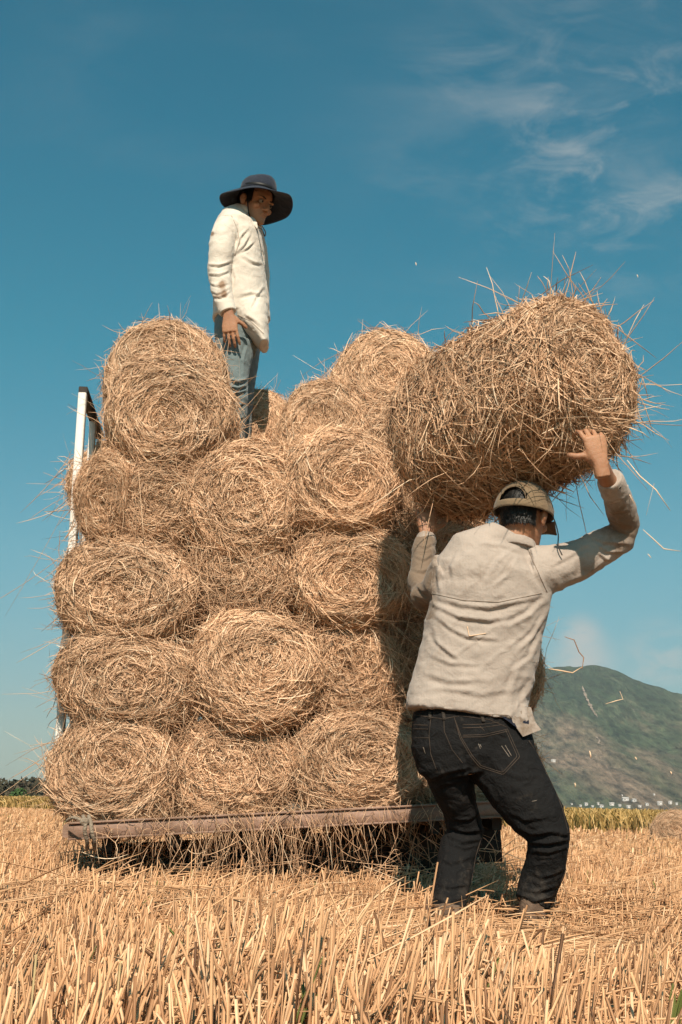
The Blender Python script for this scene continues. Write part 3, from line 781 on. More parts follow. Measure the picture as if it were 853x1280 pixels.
seam(bvh, shirt, [z3([(150, 556), (250, 578), (360, 584), (495, 556)]), z3([(450, 412), (475, 470), (512, 552)]), z3([(155, 470), (150, 520), (155, 600)]),
                       z3([(66, 922), (160, 926), (260, 932), (390, 938), (440, 975)])], .0014, M_shirt, 'seam')
# cuff
G = Geo()
c0, c1 = at(770, 618, 4.325), at(762, 598, 4.255)
G.tube([(c0, .047, .046), (c0 + (c1-c0)*.2, .049, .047), (c0 + (c1-c0)*.9, .0465, .045), (c1, .044, .042)], 28)
cm = remeshed(G, .004, 2, 'cuff'); V = get_co(cm); set_co(cm, V + get_no(cm) * (.002 * fbm(V * 45, 2, 3))[:, None]); set_rnd(cm, np.full(len(V), .22)); cm.materials.clear(); cm.materials.append(M_shirt)
child('cuff', cm, shirt)
G = Geo(); G.tube([(at(532, 684, 4.715), .038, .043), (at(533, 671, 4.735), .037, .041)], 24)
cm = remeshed(G, .004, 2, 'cuff'); set_rnd(cm, np.full(len(cm.vertices), .3)); cm.materials.clear(); cm.materials.append(M_shirt); child('cuff', cm, shirt)
G = Geo(); bp_ = at(774.5, 609, 4.245); G.ell(bp_, (.0062, .003, .0062)); child('button', G.mesh('button', [M_black], True), shirt)
# collar: a folded stand round the neck
G = Geo(); n = 40; rows_ = []
cc = at(641, 676, 4.5)
for (rr, h, t) in ((.062, -.030, 0), (.080, -.034, 0), (.079, -.020, 0), (.072, -.002, 0), (.067, .006, 0), (.062, .002, 0), (.060, -.02, 0)):
    rows_.append([cc + np.array([rr * 1.12 * math.cos(q), rr * 1.0 * math.sin(q), h + .010 * math.cos(q + .3) * -1 + .012 * math.sin(q) * -1]) for q in np.arange(n) / n * 6.2832])
G.grid(np.array(rows_ + rows_[:1]), 0, wrap=True)
cm = remeshed(G, .004, 3, 'collar'); V = get_co(cm); set_co(cm, V + get_no(cm) * (.0025 * fbm(V * 30, 2, 3))[:, None]); set_rnd(cm, np.full(len(V), .12)); cm.materials.clear(); cm.materials.append(M_shirt)
child('collar', cm, shirt)
# shirt tail blown out at the right, and the navy undershirt below the hem
def sheet(pts_rows, Yrows, thick, mat, name, root, amp=.003):
    V = np.array([[at(x, y, Y) for (x, y), Y in zip(r, ys)] for r, ys in zip(pts_rows, Yrows)])
    # subdivide bilinearly
    a, b = V.shape[:2]; U_ = np.linspace(0, a - 1, 14); W_ = np.linspace(0, b - 1, 14)
    g = np.array([[(lambda i, j, fi, fj: V[i, j]*(1-fi)*(1-fj) + V[i+1, j]*fi*(1-fj) + V[i, j+1]*(1-fi)*fj + V[i+1, j+1]*fi*fj)(min(int(u), a-2), min(int(w), b-2), u-min(int(u), a-2), w-min(int(w), b-2)) for w in W_] for u in U_])
    g[..., 1] += amp * fbm(g * 30, 2, 4)
    G = Geo(); G.grid(g); bk = g + np.array([0, thick, 0]); G.grid(bk[::-1])
    for e1, e2 in ((g[0], bk[0]), (bk[-1], g[-1]), (bk[:, 0], g[:, 0]), (g[:, -1], bk[:, -1])): G.grid(np.stack([e1, e2]))
    return child(name, G.mesh(name, [mat], True), root)
sheet([[(636, 880), (664, 884)], [(641, 903), (669, 902)], [(654, 921), (677, 912)]], [[4.44, 4.49]] * 3, .004, M_shirt, 'shirt_tail', shirt)
sheet([[(612, 886), (655, 886)], [(628, 896), (662, 902)], [(640, 905), (658, 918)]], [[4.435, 4.49], [4.428, 4.475], [4.43, 4.46]], .004, M_navy, 'undershirt', worker)

# jeans
z4 = zmap(480, 860, .3283)
jf = [(z4([(170, 350), (230, 320), (330, 300)]), 3.6, .010), (z4([(190, 390), (240, 360), (310, 350)]), 3.2, .006),
      (z4([(340, 330), (400, 380), (430, 450)]), 3.4, .006), (z4([(235, 520), (300, 545), (375, 540)]), 3.2, .010), (z4([(238, 560), (300, 585), (375, 575)]), 3.0, .010), (z4([(245, 585), (310, 610), (365, 595)]), 2.8, .008),
      (z4([(250, 500), (320, 500), (372, 470)]), 3.0, .006), (z4([(205, 650), (260, 665), (345, 640)]), 3, .005), (z4([(195, 740), (250, 760), (330, 745)]), 3, .005), (z4([(190, 800), (240, 815), (310, 795)]), 3, .006),
      (z4([(500, 520), (560, 555), (640, 545), (705, 560)]), 3.2, .011), (z4([(545, 585), (620, 590), (712, 575)]), 3.0, .011), (z4([(555, 620), (630, 625), (705, 605)]), 2.8, .006),
      (z4([(470, 470), (540, 500), (640, 490)]), 3.4, .006), (z4([(540, 690), (600, 720), (690, 690)]), 3, .005), (z4([(520, 760), (580, 775), (670, 750)]), 3, .007), (z4([(505, 800), (560, 815), (650, 790)]), 2.6, .007),
      (z4([(290, 230), (320, 300), (340, 380)]), 3.5, -.008), (z4([(420, 300), (520, 340), (600, 330)]), 4, .004), (z4([(330, 420), (360, 480), (375, 550)]), 3, .004)]
G = Geo(); G.tube(secs(hips), 36, power=2.2); G.tube(secs(legL), 26); G.tube(secs(legR), 26)
me = remeshed(G, .0055, 5, 'jeans'); V = get_co(me); Nn = get_no(me)
D = .8 * seg_folds(V, Nn, jf) + .003 * fbm(V * np.array([20, 20, 34]), 2, 31) + .0035 * fbm(V * np.array([12, 12, 20]), 3, 15) + .002 * fbm(V * 40, 2, 4)
V2 = V + Nn * D[:, None]; set_co(me, V2)
x, y = project(V2)
set_rnd(me, .12 + .20 * np.clip((y - 1060) / 60, 0, 1) + .10 * np.exp(-(((x - 575) / 25) ** 2 + ((y - 985) / 40) ** 2)))
me.materials.clear(); me.materials.append(M_jeans)
bvj = BVHTree.FromPolygons([tuple(v) for v in V2], [tuple(p.vertices) for p in me.polygons])
jeans = child('jeans', me, worker)
st_lines = [[(95, 100), (225, 118), (290, 106), (400, 120), (470, 150)], [(180, 105), (172, 180), (178, 250), (200, 310)],
 [(228, 100), (230, 165), (260, 235), (300, 285)], [(268, 112), (290, 190), (330, 260), (365, 302), (455, 330), (518, 262), (470, 155)],
 [(272, 122), (296, 190), (336, 256), (370, 296), (452, 322), (508, 260), (464, 160)], [(300, 180), (380, 178), (468, 158)], [(300, 187), (380, 186), (470, 165)],
 [(105, 140), (168, 142)], [(105, 155), (168, 157)], [(108, 190), (172, 190)], [(300, 140), (380, 138), (440, 130)], [(300, 152), (380, 150), (448, 140)],
 [(365, 145), (385, 165)], [(552, 200), (600, 270), (640, 350), (680, 460), (705, 560)], [(340, 400), (365, 480), (378, 550), (350, 640), (330, 760), (315, 840)],
 [(700, 610), (690, 700), (655, 790)]]
seam(bvj, jeans, [z4(q) for q in st_lines], .0012, M_stitch, 'stitching', off=.0004)
# belt loops and waistband, back pocket labels
for q in ([(226, 92), (230, 122)], [(176, 92), (176, 118)], [(372, 100), (380, 130)]):
    o = drape(bvj, z4(q), .002)
    if len(o) > 1: G = Geo(); G.tube([(p, .006, .0025) for p in o], 8, power=4); child('belt_loop', G.mesh('belt_loop', [M_jeans], True), jeans)
# frayed scuffs on the denim
seam(bvj, jeans, [z4(q) for q in ([(212, 346), (219, 352)], [(360, 212), (368, 232)], [(366, 215), (372, 226)], [(448, 220), (478, 262)], [(462, 218), (486, 258)], [(150, 225), (158, 250)], [(564, 432), (582, 428)])], .0011, mat_noise('pale_thread', (.16, .13, .10), (.28, .23, .19), 20, .9, 0), 'frayed_thread')
# boots
for (x, y, Y, dx) in ((560, 1150, 4.49, -.015), (666, 1137, 4.51, -.02)):
    a = at(x, y, Y); G = Geo()
    G.tube([(a + [.0, 0, .05], .044, .046), (a + [0, 0, .02], .045, .048), (np.array([a[0], a[1] + .01, .06]), .046, .056), (np.array([a[0], a[1] + .01, .014]), .042, .05)], 20)
    G.tube([(np.array([a[0], a[1] - .045, .042]), .038, .034), (np.array([a[0], a[1], .048]), .044, .042), (np.array([a[0] + dx*.5, a[1] + .09, .046]), .046, .040), (np.array([a[0] + dx, a[1] + .17, .036]), .046, .028), (np.array([a[0] + dx*1.2, a[1] + .21, .030]), .030, .018)], 20, view=(0, 0, 1))
    bm_ = remeshed(G, .005, 3, 'boot'); V = get_co(bm_); V += get_no(bm_) * (.003 * fbm(V * 30, 2, 2))[:, None]; set_co(bm_, V); bm_.materials.clear(); bm_.materials.append(M_boot)
    bt = child('boot', bm_, worker)
    G = Geo(); G.tube([(np.array([a[0], a[1] - .075, .012]), .036, .012), (np.array([a[0], a[1], .012]), .048, .012), (np.array([a[0] + dx*.6, a[1] + .1, .012]), .050, .012), (np.array([a[0] + dx*1.2, a[1] + .215, .012]), .034, .011)], 16, view=(0, 0, 1))
    child('sole', G.mesh('sole', [M_rubber], True), bt)

# hair on the nape and sides
def hair(hd, root, keep, n, seed, ln=(.015, .032), down=True):
    G = Geo(); GG = Geo(); hd.skull(GG, .004)
    V = np.concatenate(GG.v); q = V - hd.c; f, l, u = q @ hd.F, q @ hd.S, (q @ hd.U) / hd.H + .5
    Fq = [f_ for f_ in GG.f if f_.shape[1] == 4][0]
    ok = keep(f[Fq].mean(1), l[Fq].mean(1), u[Fq].mean(1))
    G.add(V, Fq[ok], 0)
    rg = np.random.default_rng(seed); Fk = Fq[ok]
    i = rg.integers(0, len(Fk), n); w = rg.dirichlet([1, 1, 1, 1], n)
    p = (V[Fk[i]] * w[..., None]).sum(1); nn = nrm((p - hd.c) * 1.0)
    d = nrm(-hd.U + .25 * nn + rg.normal(0, .22, (n, 3))); L = rg.uniform(*ln, n)
    t = np.linspace(0, 1, 4)[None, :, None]
    P = p[:, None] - nn[:, None] * .003 + (d[:, None] * t + nn[:, None] * (.35 * t * (1 - t) * 2)) * L[:, None, None]
    G.ribbons(P, nn, rg.uniform(.0012, .0022, n), rg.random(n), tube=False)
    return child('hair', G.mesh('hair', [M_hair], True), root)
hair(hd, worker, lambda f, l, u: (u > .36) & (u < .95) & ((f < -.034) | ((u > .60) & (f < .03))), 6000, 3, (.010, .022))
# cap
def cap_dome(hd, root):
    lo = .53; n = 64; m = 22
    th = np.linspace(0, 2*math.pi, n, endpoint=False)
    rows_ = []
    for k in range(m):
        e = k / (m - 1) * math.pi / 2
        ce, se = math.cos(e) ** .8, math.sin(e)
        rows_.append([hd.p(-.004 + .119 * ce * math.cos(q), .103 * ce * math.sin(q), lo + .50 * se) for q in th])
    V = np.array(rows_)
    G = Geo(); G.grid(V, 0, wrap=True); Fq = G.f[0]
    kk = Fq[:, 0] // n; jj = Fq[:, 0] % n; ang = np.abs(((th[jj] - math.pi + math.pi) % (2*math.pi)) - math.pi)
    hole = (kk >= 3) & ((ang / .55) ** 2 + ((kk - 3) / 6.5) ** 2 < 1)
    G.f[0] = Fq[~hole]; G.fm[0] = G.fm[0][~hole]
    me = G.mesh('cap', [M_cap], True)
    set_rnd(me, np.full(len(me.vertices), .1))
    o = child('cap', me, root)
    s = o.modifiers.new('s', 'SOLIDIFY'); s.thickness = .003; s.offset = 1
    V0 = get_co(me); set_co(me, V0 + (.0022 * fbm(V0 * 40, 2, 1))[:, None] * nrm(V0 - V0.mean(0)))
    # brim
    g = np.array([[hd.p(.085 + .002 + t * (.085) * math.cos(q) ** .5 + .02 * math.cos(q) - .015, .086 * math.sin(q) * (1 - .12 * t), lo - .0 - .06 * t * 1.0 - .10 * math.sin(q) ** 2 * t - .02) for q in np.linspace(-1.35, 1.35, 24)] for t in np.linspace(0, 1, 8)])
    G = Geo(); G.grid(g); b_ = child('brim', G.mesh('brim', [M_cap], True), o)
    s = b_.modifiers.new('s', 'SOLIDIFY'); s.thickness = .004
    G = Geo(); G.ell(hd.p(-.004, 0, lo + .51), (.008, .008, .004)); child('top_button', G.mesh('top_button', [M_cap], True), o)
    # seams of the panels
    G = Geo()
    for q in (.52, 1.57, 2.62, 3.66 + .0, 4.71, 5.76):
        G.tube([(hd.p(-.004 + .1205 * (math.cos(e) ** .8) * math.cos(q), .1045 * (math.cos(e) ** .8) * math.sin(q), lo + .506 * math.sin(e)), .0011, .0011) for e in np.linspace(0 if abs(q - 3.14) > .6 else .7, 1.5, 16)], 6)
    # edging of the rear opening
    pts = []
    for t in np.linspace(0, math.pi, 24):
        a_ = math.pi + .55 * math.cos(t); e = (3.2 + 6.6 * math.sin(t)) / 21 * math.pi / 2
        pts.append((hd.p(-.004 + .120 * (math.cos(e) ** .8) * math.cos(a_), .104 * (math.cos(e) ** .8) * math.sin(a_), lo + .503 * math.sin(e)), .0022, .0022))
    G.tube(pts, 8)
    child('seam', G.mesh('seam', [M_cap], True), o)
    return o
cap_dome(hd, worker)
for l in (-1, 1):
    G = Geo(); G.ell(hd.p(.078, l*.033, .52), (.012, .012, .012)); e_ = child('eye', G.mesh('eye', [M_eye], True), worker)
    G = Geo(); G.ell(hd.p(.0875, l*.033, .52), (.004, .005, .005), hd.rot()); child('iris', G.mesh('iris', [M_black], True), e_)
# chin straw-coloured cord of the cap
G = Geo(); G.tube(curve_tube([at(688, 640, 4.5), at(694, 652, 4.47), at(698, 668, 4.44), at(698, 682, 4.42), at(703, 694, 4.41)], .0022), 6)
child('cap_cord', G.mesh('cap_cord', [M_black], True), worker)
# bits of straw on his back
G = Geo()
for q in ([(262, 660), (268, 690), (320, 682)],):
    o = drape(bvh, z3(q), .002, 2)
    if len(o) > 1: G.tube([(p, .0016, .0016) for p in o], 6, rnd=.9)
o_ = link('straw_stalk', G.mesh('straw_stalk', [M_straw], True)); recentre(o_, at(590, 794, 4.38)); tag(o_, 'bent bit of straw stuck to the back of the lifting man\'s shirt', 'straw stalk', 'straw stalks clinging')

# ---------- the man in the hat ----------------------------------------------
YH = 6.2
hips2 = [(297, 388, YH, 25, .14), (296, 402, YH, 27, .150), (296, 418, YH, 28, .152), (297, 432, YH, 27, .145), (298, 444, YH, 22, .12)]
legN = [(293, 428, 6.12, 24, .090), (293, 445, 6.12, 23.5, .088), (292, 465, 6.11, 20, .082), (294, 482, 6.10, 16.5, .072), (297, 500, 6.09, 13.5, .064), (297, 520, 6.11, 12.3, .060), (297, 540, 6.13, 10, .052), (297, 556, 6.14, 9.5, .05), (297, 585, 6.15, 9, .048)]
legF = [(304, 428, 6.31, 22, .090), (305, 450, 6.31, 19, .085), (305, 475, 6.32, 15, .07), (304, 510, 6.33, 12, .06), (303, 550, 6.34, 10, .05), (303, 585, 6.35, 9, .048)]
torso2 = [(302, 400, YH, 36, .165), (302, 384, YH, 35, .165), (300, 352, YH, 33, .165), (299, 322, YH, 32, .172), (298, 302, YH, 31, .178), (296, 286, YH, 28, .172), (298, 274, YH, 22, .125), (306, 266, YH, 14, .075)]
tail2 = [(313, 385, 6.12, 24, .10), (318, 405, 6.10, 18, .11), (325, 420, 6.10, 12, .11), (331, 433, 6.10, 6, .10)]
armN = [(286, 283, 6.07, 17, .070), (279, 298, 6.03, 17, .066), (276, 320, 6.02, 15.5, .060), (274, 340, 6.02, 14.5, .056), (276, 358, 6.01, 13.5, .052), (281, 376, 5.99, 12.2, .046), (284, 390, 5.98, 10.5, .040)]
armF = [(312, 285, 6.34, 15, .07), (322, 310, 6.38, 12, .06), (326, 345, 6.40, 11, .052), (326, 390, 6.39, 10, .045), (323, 432, 6.38, 9, .04)]
G = Geo()
for l, k in ((hips2, .88), (legN, .8), (legF, .8), (torso2[:-1], .86), (armN, .8), (armF, .8)): G.tube(secs(l, k), 20)
hd2 = Head(at(319, 255, 6.16), (.74, -.60, -.36), (.30, -.16, 1))
G.tube([(at(302, 276, 6.19), .065, .06), (at(308, 266, 6.18), .054, .054), (at(314, 256, 6.17), .052, .054), (at(317, 246, 6.17), .05, .05)], 20)
hd2.build(G)
G.tube(secs([(282, 382, 5.985, 7.5, .026), (285, 393, 5.975, 6.8, .022)]), 16)
HAND(G, at(286, 393, 5.97), (.13, .02, -1), (1, -.1, .0), (0, 1, 0), .178, (.18, .28, .3), .10, (.55, .35))
HAND(G, at(322, 436, 6.40), (-.1, 0, -1), (.25, -1, .0), (-1, 0, 0), .165, (.5, .6, .5), .08, (.85, .3))
for (x, Y) in ((297, 6.15), (303, 6.35)):
    a = at(x, 585, Y); G.tube([(a, .035, .035), (a + [.02, -.0, -.05], .035, .04), (a + [.12, -.03, -.07], .035, .025)], 14)
me = remeshed(G, .0035, 2, 'person')
set_co(me, hd2.sculpt(get_co(me))); me.materials.clear(); me.materials.append(M_skin)
hm = link('person', me); recentre(hm, at(298, 585, YH))
tag(hm, 'person in cream shirt, grey jeans and wide dark hat standing on top of the bales', 'person')
z1 = zmap(230, 190, .1993)
f2 = [(z1([(320, 640), (370, 590), (410, 520)]), 2.0, .010), (z1([(345, 630), (395, 600), (440, 560)]), 1.8, .009), (z1([(330, 590), (360, 520), (400, 480)]), 1.8, .008), (z1([(150, 700), (220, 710), (310, 680)]), 2.0, .008),
      (z1([(150, 760), (220, 770), (290, 740)]), 1.8, .007), (z1([(160, 820), (220, 840), (280, 820)]), 1.7, .006), (z1([(180, 900), (230, 910), (290, 870)]), 1.7, .008), (z1([(175, 870), (215, 890), (285, 850)]), 1.6, .006),
      (z1([(370, 650), (430, 690), (500, 700)]), 2.4, .007), (z1([(340, 900), (420, 880), (520, 900)]), 2.6, .006), (z1([(400, 1000), (450, 900), (510, 830)]), 2.6, .007), (z1([(300, 700), (330, 800), (310, 900)]), 2.4, .006),
      (z1([(170, 480), (200, 430), (270, 390)]), 2.2, .004), (z1([(320, 480), (345, 560), (310, 650)]), 2.0, .009), (z1([(470, 560), (500, 640), (510, 720)]), 1.8, .004), (z1([(380, 1010), (440, 1050), (500, 1100)]), 2.4, .006)]
G = Geo(); G.tube(secs(torso2), 36); G.tube(secs(tail2), 20); G.tube(secs(armN), 22); G.tube(secs(armF[:-1]), 20)
me = remeshed(G, .006, 4, 'shirt'); V = get_co(me); Nn = get_no(me)
D = .95 * seg_folds(V, Nn, f2) + .0022 * rdg(V * np.array([8, 8, 15]), 51) + .005 * fbm(V * np.array([8, 8, 14]), 3, 25) + .0025 * fbm(V * 30, 2, 7)
V2 = V + Nn * D[:, None]; set_co(me, V2); x, y = project(V2)
st = .0 + 0 * x
for (a, b, r, k) in ((265, 292, 3, .9), (278, 355, 6, .8), (281, 368, 5, .8), (270, 370, 6, .5), (287, 328, 5, .5), (262, 345, 5, .35)): st += k * np.exp(-((x - a) ** 2 + (y - b) ** 2) / r ** 2)
set_rnd(me, st); me.materials.clear(); me.materials.append(M_shirt2)
bv2 = BVHTree.FromPolygons([tuple(v) for v in V2], [tuple(p.vertices) for p in me.polygons])
sh2 = child('shirt', me, hm)
G = Geo(); G.tube(secs([(282, 380, 5.988, 12.0, .046), (285.5, 391, 5.978, 11.0, .041)]), 24)
cm = remeshed(G, .004, 2, 'cuff'); set_rnd(cm, np.full(len(cm.vertices), .05)); cm.materials.clear(); cm.materials.append(M_shirt2); child('cuff', cm, sh2)
seam(bv2, sh2, [z1([(470, 545), (500, 640), (515, 720), (520, 850), (530, 960), (528, 1100)]), z1([(300, 400), (335, 480), (350, 560), (320, 650)]), z1([(335, 1020), (420, 1060), (500, 1140)])], .0016, M_shirt2, 'seam')
# collar with two points
G = Geo(); n = 36; rows_ = []; cc = at(309, 268, 6.18)
for (rr, h) in ((.058, -.025), (.074, -.022), (.076, -.006), (.068, .014), (.060, .018), (.055, .0)):
    rows_.append([cc + np.array([rr * math.cos(q) + .25 * h, rr * math.sin(q), h - .022 * math.cos(q - .2) ]) for q in np.arange(n) / n * 6.2832])
G.grid(np.array(rows_ + rows_[:1]), 0, wrap=True)
G.tube([(at(312, 270, 6.12), .02, .006), (at(319, 279, 6.09), .014, .005), (at(322, 286, 6.08), .004, .004)], 12, view=(.3, -1, 0))
cm = remeshed(G, .004, 2, 'collar'); set_rnd(cm, np.full(len(cm.vertices), .05)); cm.materials.clear(); cm.materials.append(M_shirt2); child('collar', cm, sh2)
z2 = zmap(230, 380, .1993)
f3 = [(z2([(290, 470), (340, 490), (395, 470)]), 2.0, .012), (z2([(290, 520), (340, 530), (395, 510)]), 1.8, .012), (z2([(300, 560), (340, 560), (390, 540)]), 1.8, .010), (z2([(200, 300), (250, 380), (300, 450)]), 2.2, .005),
      (z2([(400, 250), (370, 350), (380, 440)]), 2.2, .005), (z2([(300, 620), (330, 640), (380, 620)]), 1.8, .006), (z2([(290, 720), (330, 730), (380, 700)]), 1.8, .005)]
G = Geo(); G.tube(secs(hips2), 30); G.tube(secs(legN), 22); G.tube(secs(legF), 22)
me = remeshed(G, .006, 4, 'trousers'); V = get_co(me); Nn = get_no(me)
V2 = V + Nn * (1.4 * seg_folds(V, Nn, f3) + .004 * fbm(V * 12, 3, 5) + .002 * fbm(V * 36, 2, 5))[:, None]; set_co(me, V2); set_rnd(me, np.full(len(V), .1))
me.materials.clear(); me.materials.append(M_jeans2)
bv3 = BVHTree.FromPolygons([tuple(v) for v in V2], [tuple(p.vertices) for p in me.polygons])
tr2 = child('trousers', me, hm)
seam(bv3, tr2, [z2([(345, 90), (352, 200), (345, 330), (352, 450), (345, 600), (340, 760)]), z2([(190, 190), (215, 215), (265, 205)]), z2([(185, 130), (200, 200)])], .0016, mat_noise('grey_thread', (.22, .24, .23), (.3, .31, .3), 10, .9, 0), 'seam', off=.0005)
for (x, Y) in ((297, 6.15), (303, 6.35)):
    a = at(x, 585, Y); G = Geo(); G.tube([(a + [-.04, .01, -.07], .035, .035), (a + [.02, -.0, -.06], .042, .045), (a + [.10, -.03, -.075], .042, .032), (a + [.17, -.05, -.085], .03, .02)], 16, view=(0, 0, 1))
    child('shoe', G.mesh('shoe', [M_boot], True), hm)
# hat
hU = nrm(np.array([.13, .07, 1.0])); hF = nrm(hd2.F - hU * np.dot(hd2.F, hU)); hS = np.cross(hU, hF); hc = hd2.p(-.002, 0, .70)
def hp(r, q, h, ax_=1.14): return hc + hF * r * ax_ * math.cos(q) + hS * r * math.sin(q) + hU * h
n = 72; rows_ = []
for (r, h) in ((.0865, .002), (.086, .03), (.082, .056), (.075, .078), (.062, .093), (.042, .101), (.02, .104), (.001, .104)):
    rows_.append([hp(r * (1 + .022 * math.sin(3*q + h*40) + .012 * math.sin(7*q + h*90)), q, h + .007 * math.sin(2*q + 1) * (h > .02)) for q in np.arange(n) / n * 6.2832])
G = Geo(); G.grid(np.array(rows_), 0, wrap=True)
me = G.mesh('hat', [M_hat], True); set_rnd(me, np.full(len(me.vertices), .0)); hat = child('hat', me, hm)
s = hat.modifiers.new('s', 'SOLIDIFY'); s.thickness = .003; s.offset = 1
rows_ = []
for t in np.linspace(0, 1, 14):
    rows_.append([hp(.083 + .100 * t, q, .004 - .052 * t ** 1.0 + .012 * t * t * max(0, math.cos(q + .5)) - .026 * t * t * max(0, -math.sin(q - .2)) + .013 * t * math.sin(2 * q + .8) + .006 * t * math.sin(5 * q), 1.14 - .06 * t) for q in np.arange(n) / n * 6.2832])
G = Geo(); G.grid(np.array(rows_), 0, wrap=True); me = G.mesh('brim', [M_hat], True); set_rnd(me, np.full(len(me.vertices), .0)); br = child('brim', me, hat)
s = br.modifiers.new('s', 'SOLIDIFY'); s.thickness = .004
G = Geo(); G.tube([(hp(.0885, q, .022 + .003 * math.sin(2*q)), .002, .008) for q in np.linspace(0, 6.2832, 49)], 8, view=tuple(hU)); child('band', G.mesh('band', [M_black], True), hat)
G = Geo()
G.tube(curve_tube([hd2.p(.01, -.084, .60), hd2.p(.03, -.080, .40), hd2.p(.05, -.058, .12), hd2.p(.06, -.01, -.06), at(327, 286, 6.03), at(331, 295, 6.03), at(332, 290, 6.05), at(328, 283, 6.07)], .0032, sub=8), 8)
child('chin_cord', G.mesh('chin_cord', [M_black], True), hat)
hair(hd2, hm, lambda f, l, u: (u > .50) & (f < .03) & (u < .8), 2500, 5)
for l in (-1, 1):
    G = Geo(); G.ell(hd2.p(.076, l*.033, .52), (.012, .012, .012)); e_ = child('eye', G.mesh('eye', [M_eye], True), hm)
    G = Geo(); G.ell(hd2.p(.0865, l*.033, .515), (.004, .0055, .0055), hd2.rot()); child('iris', G.mesh('iris', [M_black], True), e_)
for l in (-1, 1):
    G = Geo(); G.tube([(hd2.p(.086, l*.014, .600), .003, .003), (hd2.p(.088, l*.032, .615), .004, .003), (hd2.p(.072, l*.054, .60), .0025, .0025)], 8)
    child('eyebrow', G.mesh('eyebrow', [M_hair], True), hm)

# ------------------------------------------------------------------ the ground
M_ground = mat_noise('straw_littered_soil', (.17, .10, .05), (.40, .25, .125), 3, .95, 1.0, 25, detail=10, coord='Object', dist=.05)
def frange(a, b, n): return np.linspace(a, b, n)
xs = np.concatenate([[-9000, -3000, -800, -200, -60], np.linspace(-20, 20, 161), [60, 200, 800, 3000, 9000]])
ys = np.concatenate([[-3000, -300, -30, -5], np.linspace(0, 24, 121), [30, 45, 80, 160, 400, 1200, 4000, 9500]])
X, Y = np.meshgrid(xs, ys); Z = np.where((np.abs(X) < 20) & (Y < 24.1) & (Y > 0), .012 * fbm(np.stack([X*1.6, Y*1.6, 0*X], -1), 3, 2), 0) - .006
G = Geo(); G.grid(np.stack([X, Y, Z], -1)); g_ = link('field_ground', G.mesh('field_ground', [M_ground], True)); tag(g_, 'harvested field soil covered with straw litter', None, None, 'structure')

def field_mask(x, y, m=.9): return (np.abs(x) < .30 * y + m)
# near stubble: hills of cut stems
def stubble(seed, y0, y1, hills, stems, wscale, hmul=1.0, K=4, tube=True, rnd_sd=.27):
    rg = np.random.default_rng(seed)
    yy = rg.uniform(y0, y1, hills * 3); xx = rg.uniform(-1, 1, hills * 3) * (.30 * y1 + .9)
    ok = field_mask(xx, yy); xx, yy = xx[ok][:hills], yy[ok][:hills]
    m = len(xx)
    hb_ = rg.uniform(.09, .17, m) * hmul * (1 + .25 * vnoise(np.stack([xx*1.3, yy*1.3, 0*xx], -1), 5)); lean = rg.normal(0, .10, (m, 2)) + np.stack([.14 + .12 * vnoise(np.stack([xx, yy, 0*xx], -1), 6), rg.normal(0, .06, m)], -1)
    i = np.repeat(np.arange(m), stems); n = len(i)
    a = rg.uniform(0, 6.283, n); r = rg.uniform(0, 1, n) ** .6
    base = np.stack([xx[i] + .045 * wscale ** .5 * r * np.cos(a), yy[i] + .045 * wscale ** .5 * r * np.sin(a), np.zeros(n)], -1)
    h = hb_[i] * rg.uniform(.45, 1.25, n)
    # trodden flat where the man stands and walked; nothing grows through the wheels
    tx, ty = base[:, 0], base[:, 1]
    h = h * (1 - .90 * np.exp(-(((tx - .53) / .46) ** 2 + ((ty - 3.95) / .85) ** 2) ** 1.6)) * np.where(ty > 2.9, .86, 1)
    under = (ty > L0[1] + .30 + (tx - L0[0]) * .3) & (ty < L1[1] + 1.4) & (tx > L0[0]) & (tx < L1[0] + .1)
    h = np.where(under, h * .55, h)
    out = np.stack([np.cos(a), np.sin(a)], -1) * (r * rg.uniform(0, .42, n))[:, None] + lean[i] + rg.normal(0, .12, (n, 2))
    wild = rg.random(n) < .17; out[wild] += rg.normal(0, .9, (wild.sum(), 2))
    d = nrm(np.concatenate([out, np.ones((n, 1))], 1))
    cv = rg.normal(0, .10, (n, 3)); t = np.linspace(0, 1, K)[None, :, None]
    P = base[:, None] + (d[:, None] * t + cv[:, None] * t * t) * h[:, None, None]
    # no stems through the boots
    G = Geo()
    rn = np.clip(rg.normal(.56, rnd_sd, n), 0, .94); gr = rg.random(n) < .008; rn[gr] = rg.uniform(.95, 1, gr.sum())
    nor = nrm(np.stack([rg.normal(0, .7, n), -np.ones(n), rg.normal(0, .2, n)], -1))
    G.ribbons(P, nor, rg.uniform(.0026, .0068, n) * wscale, rn, taper=.9, tube=tube)
    return G
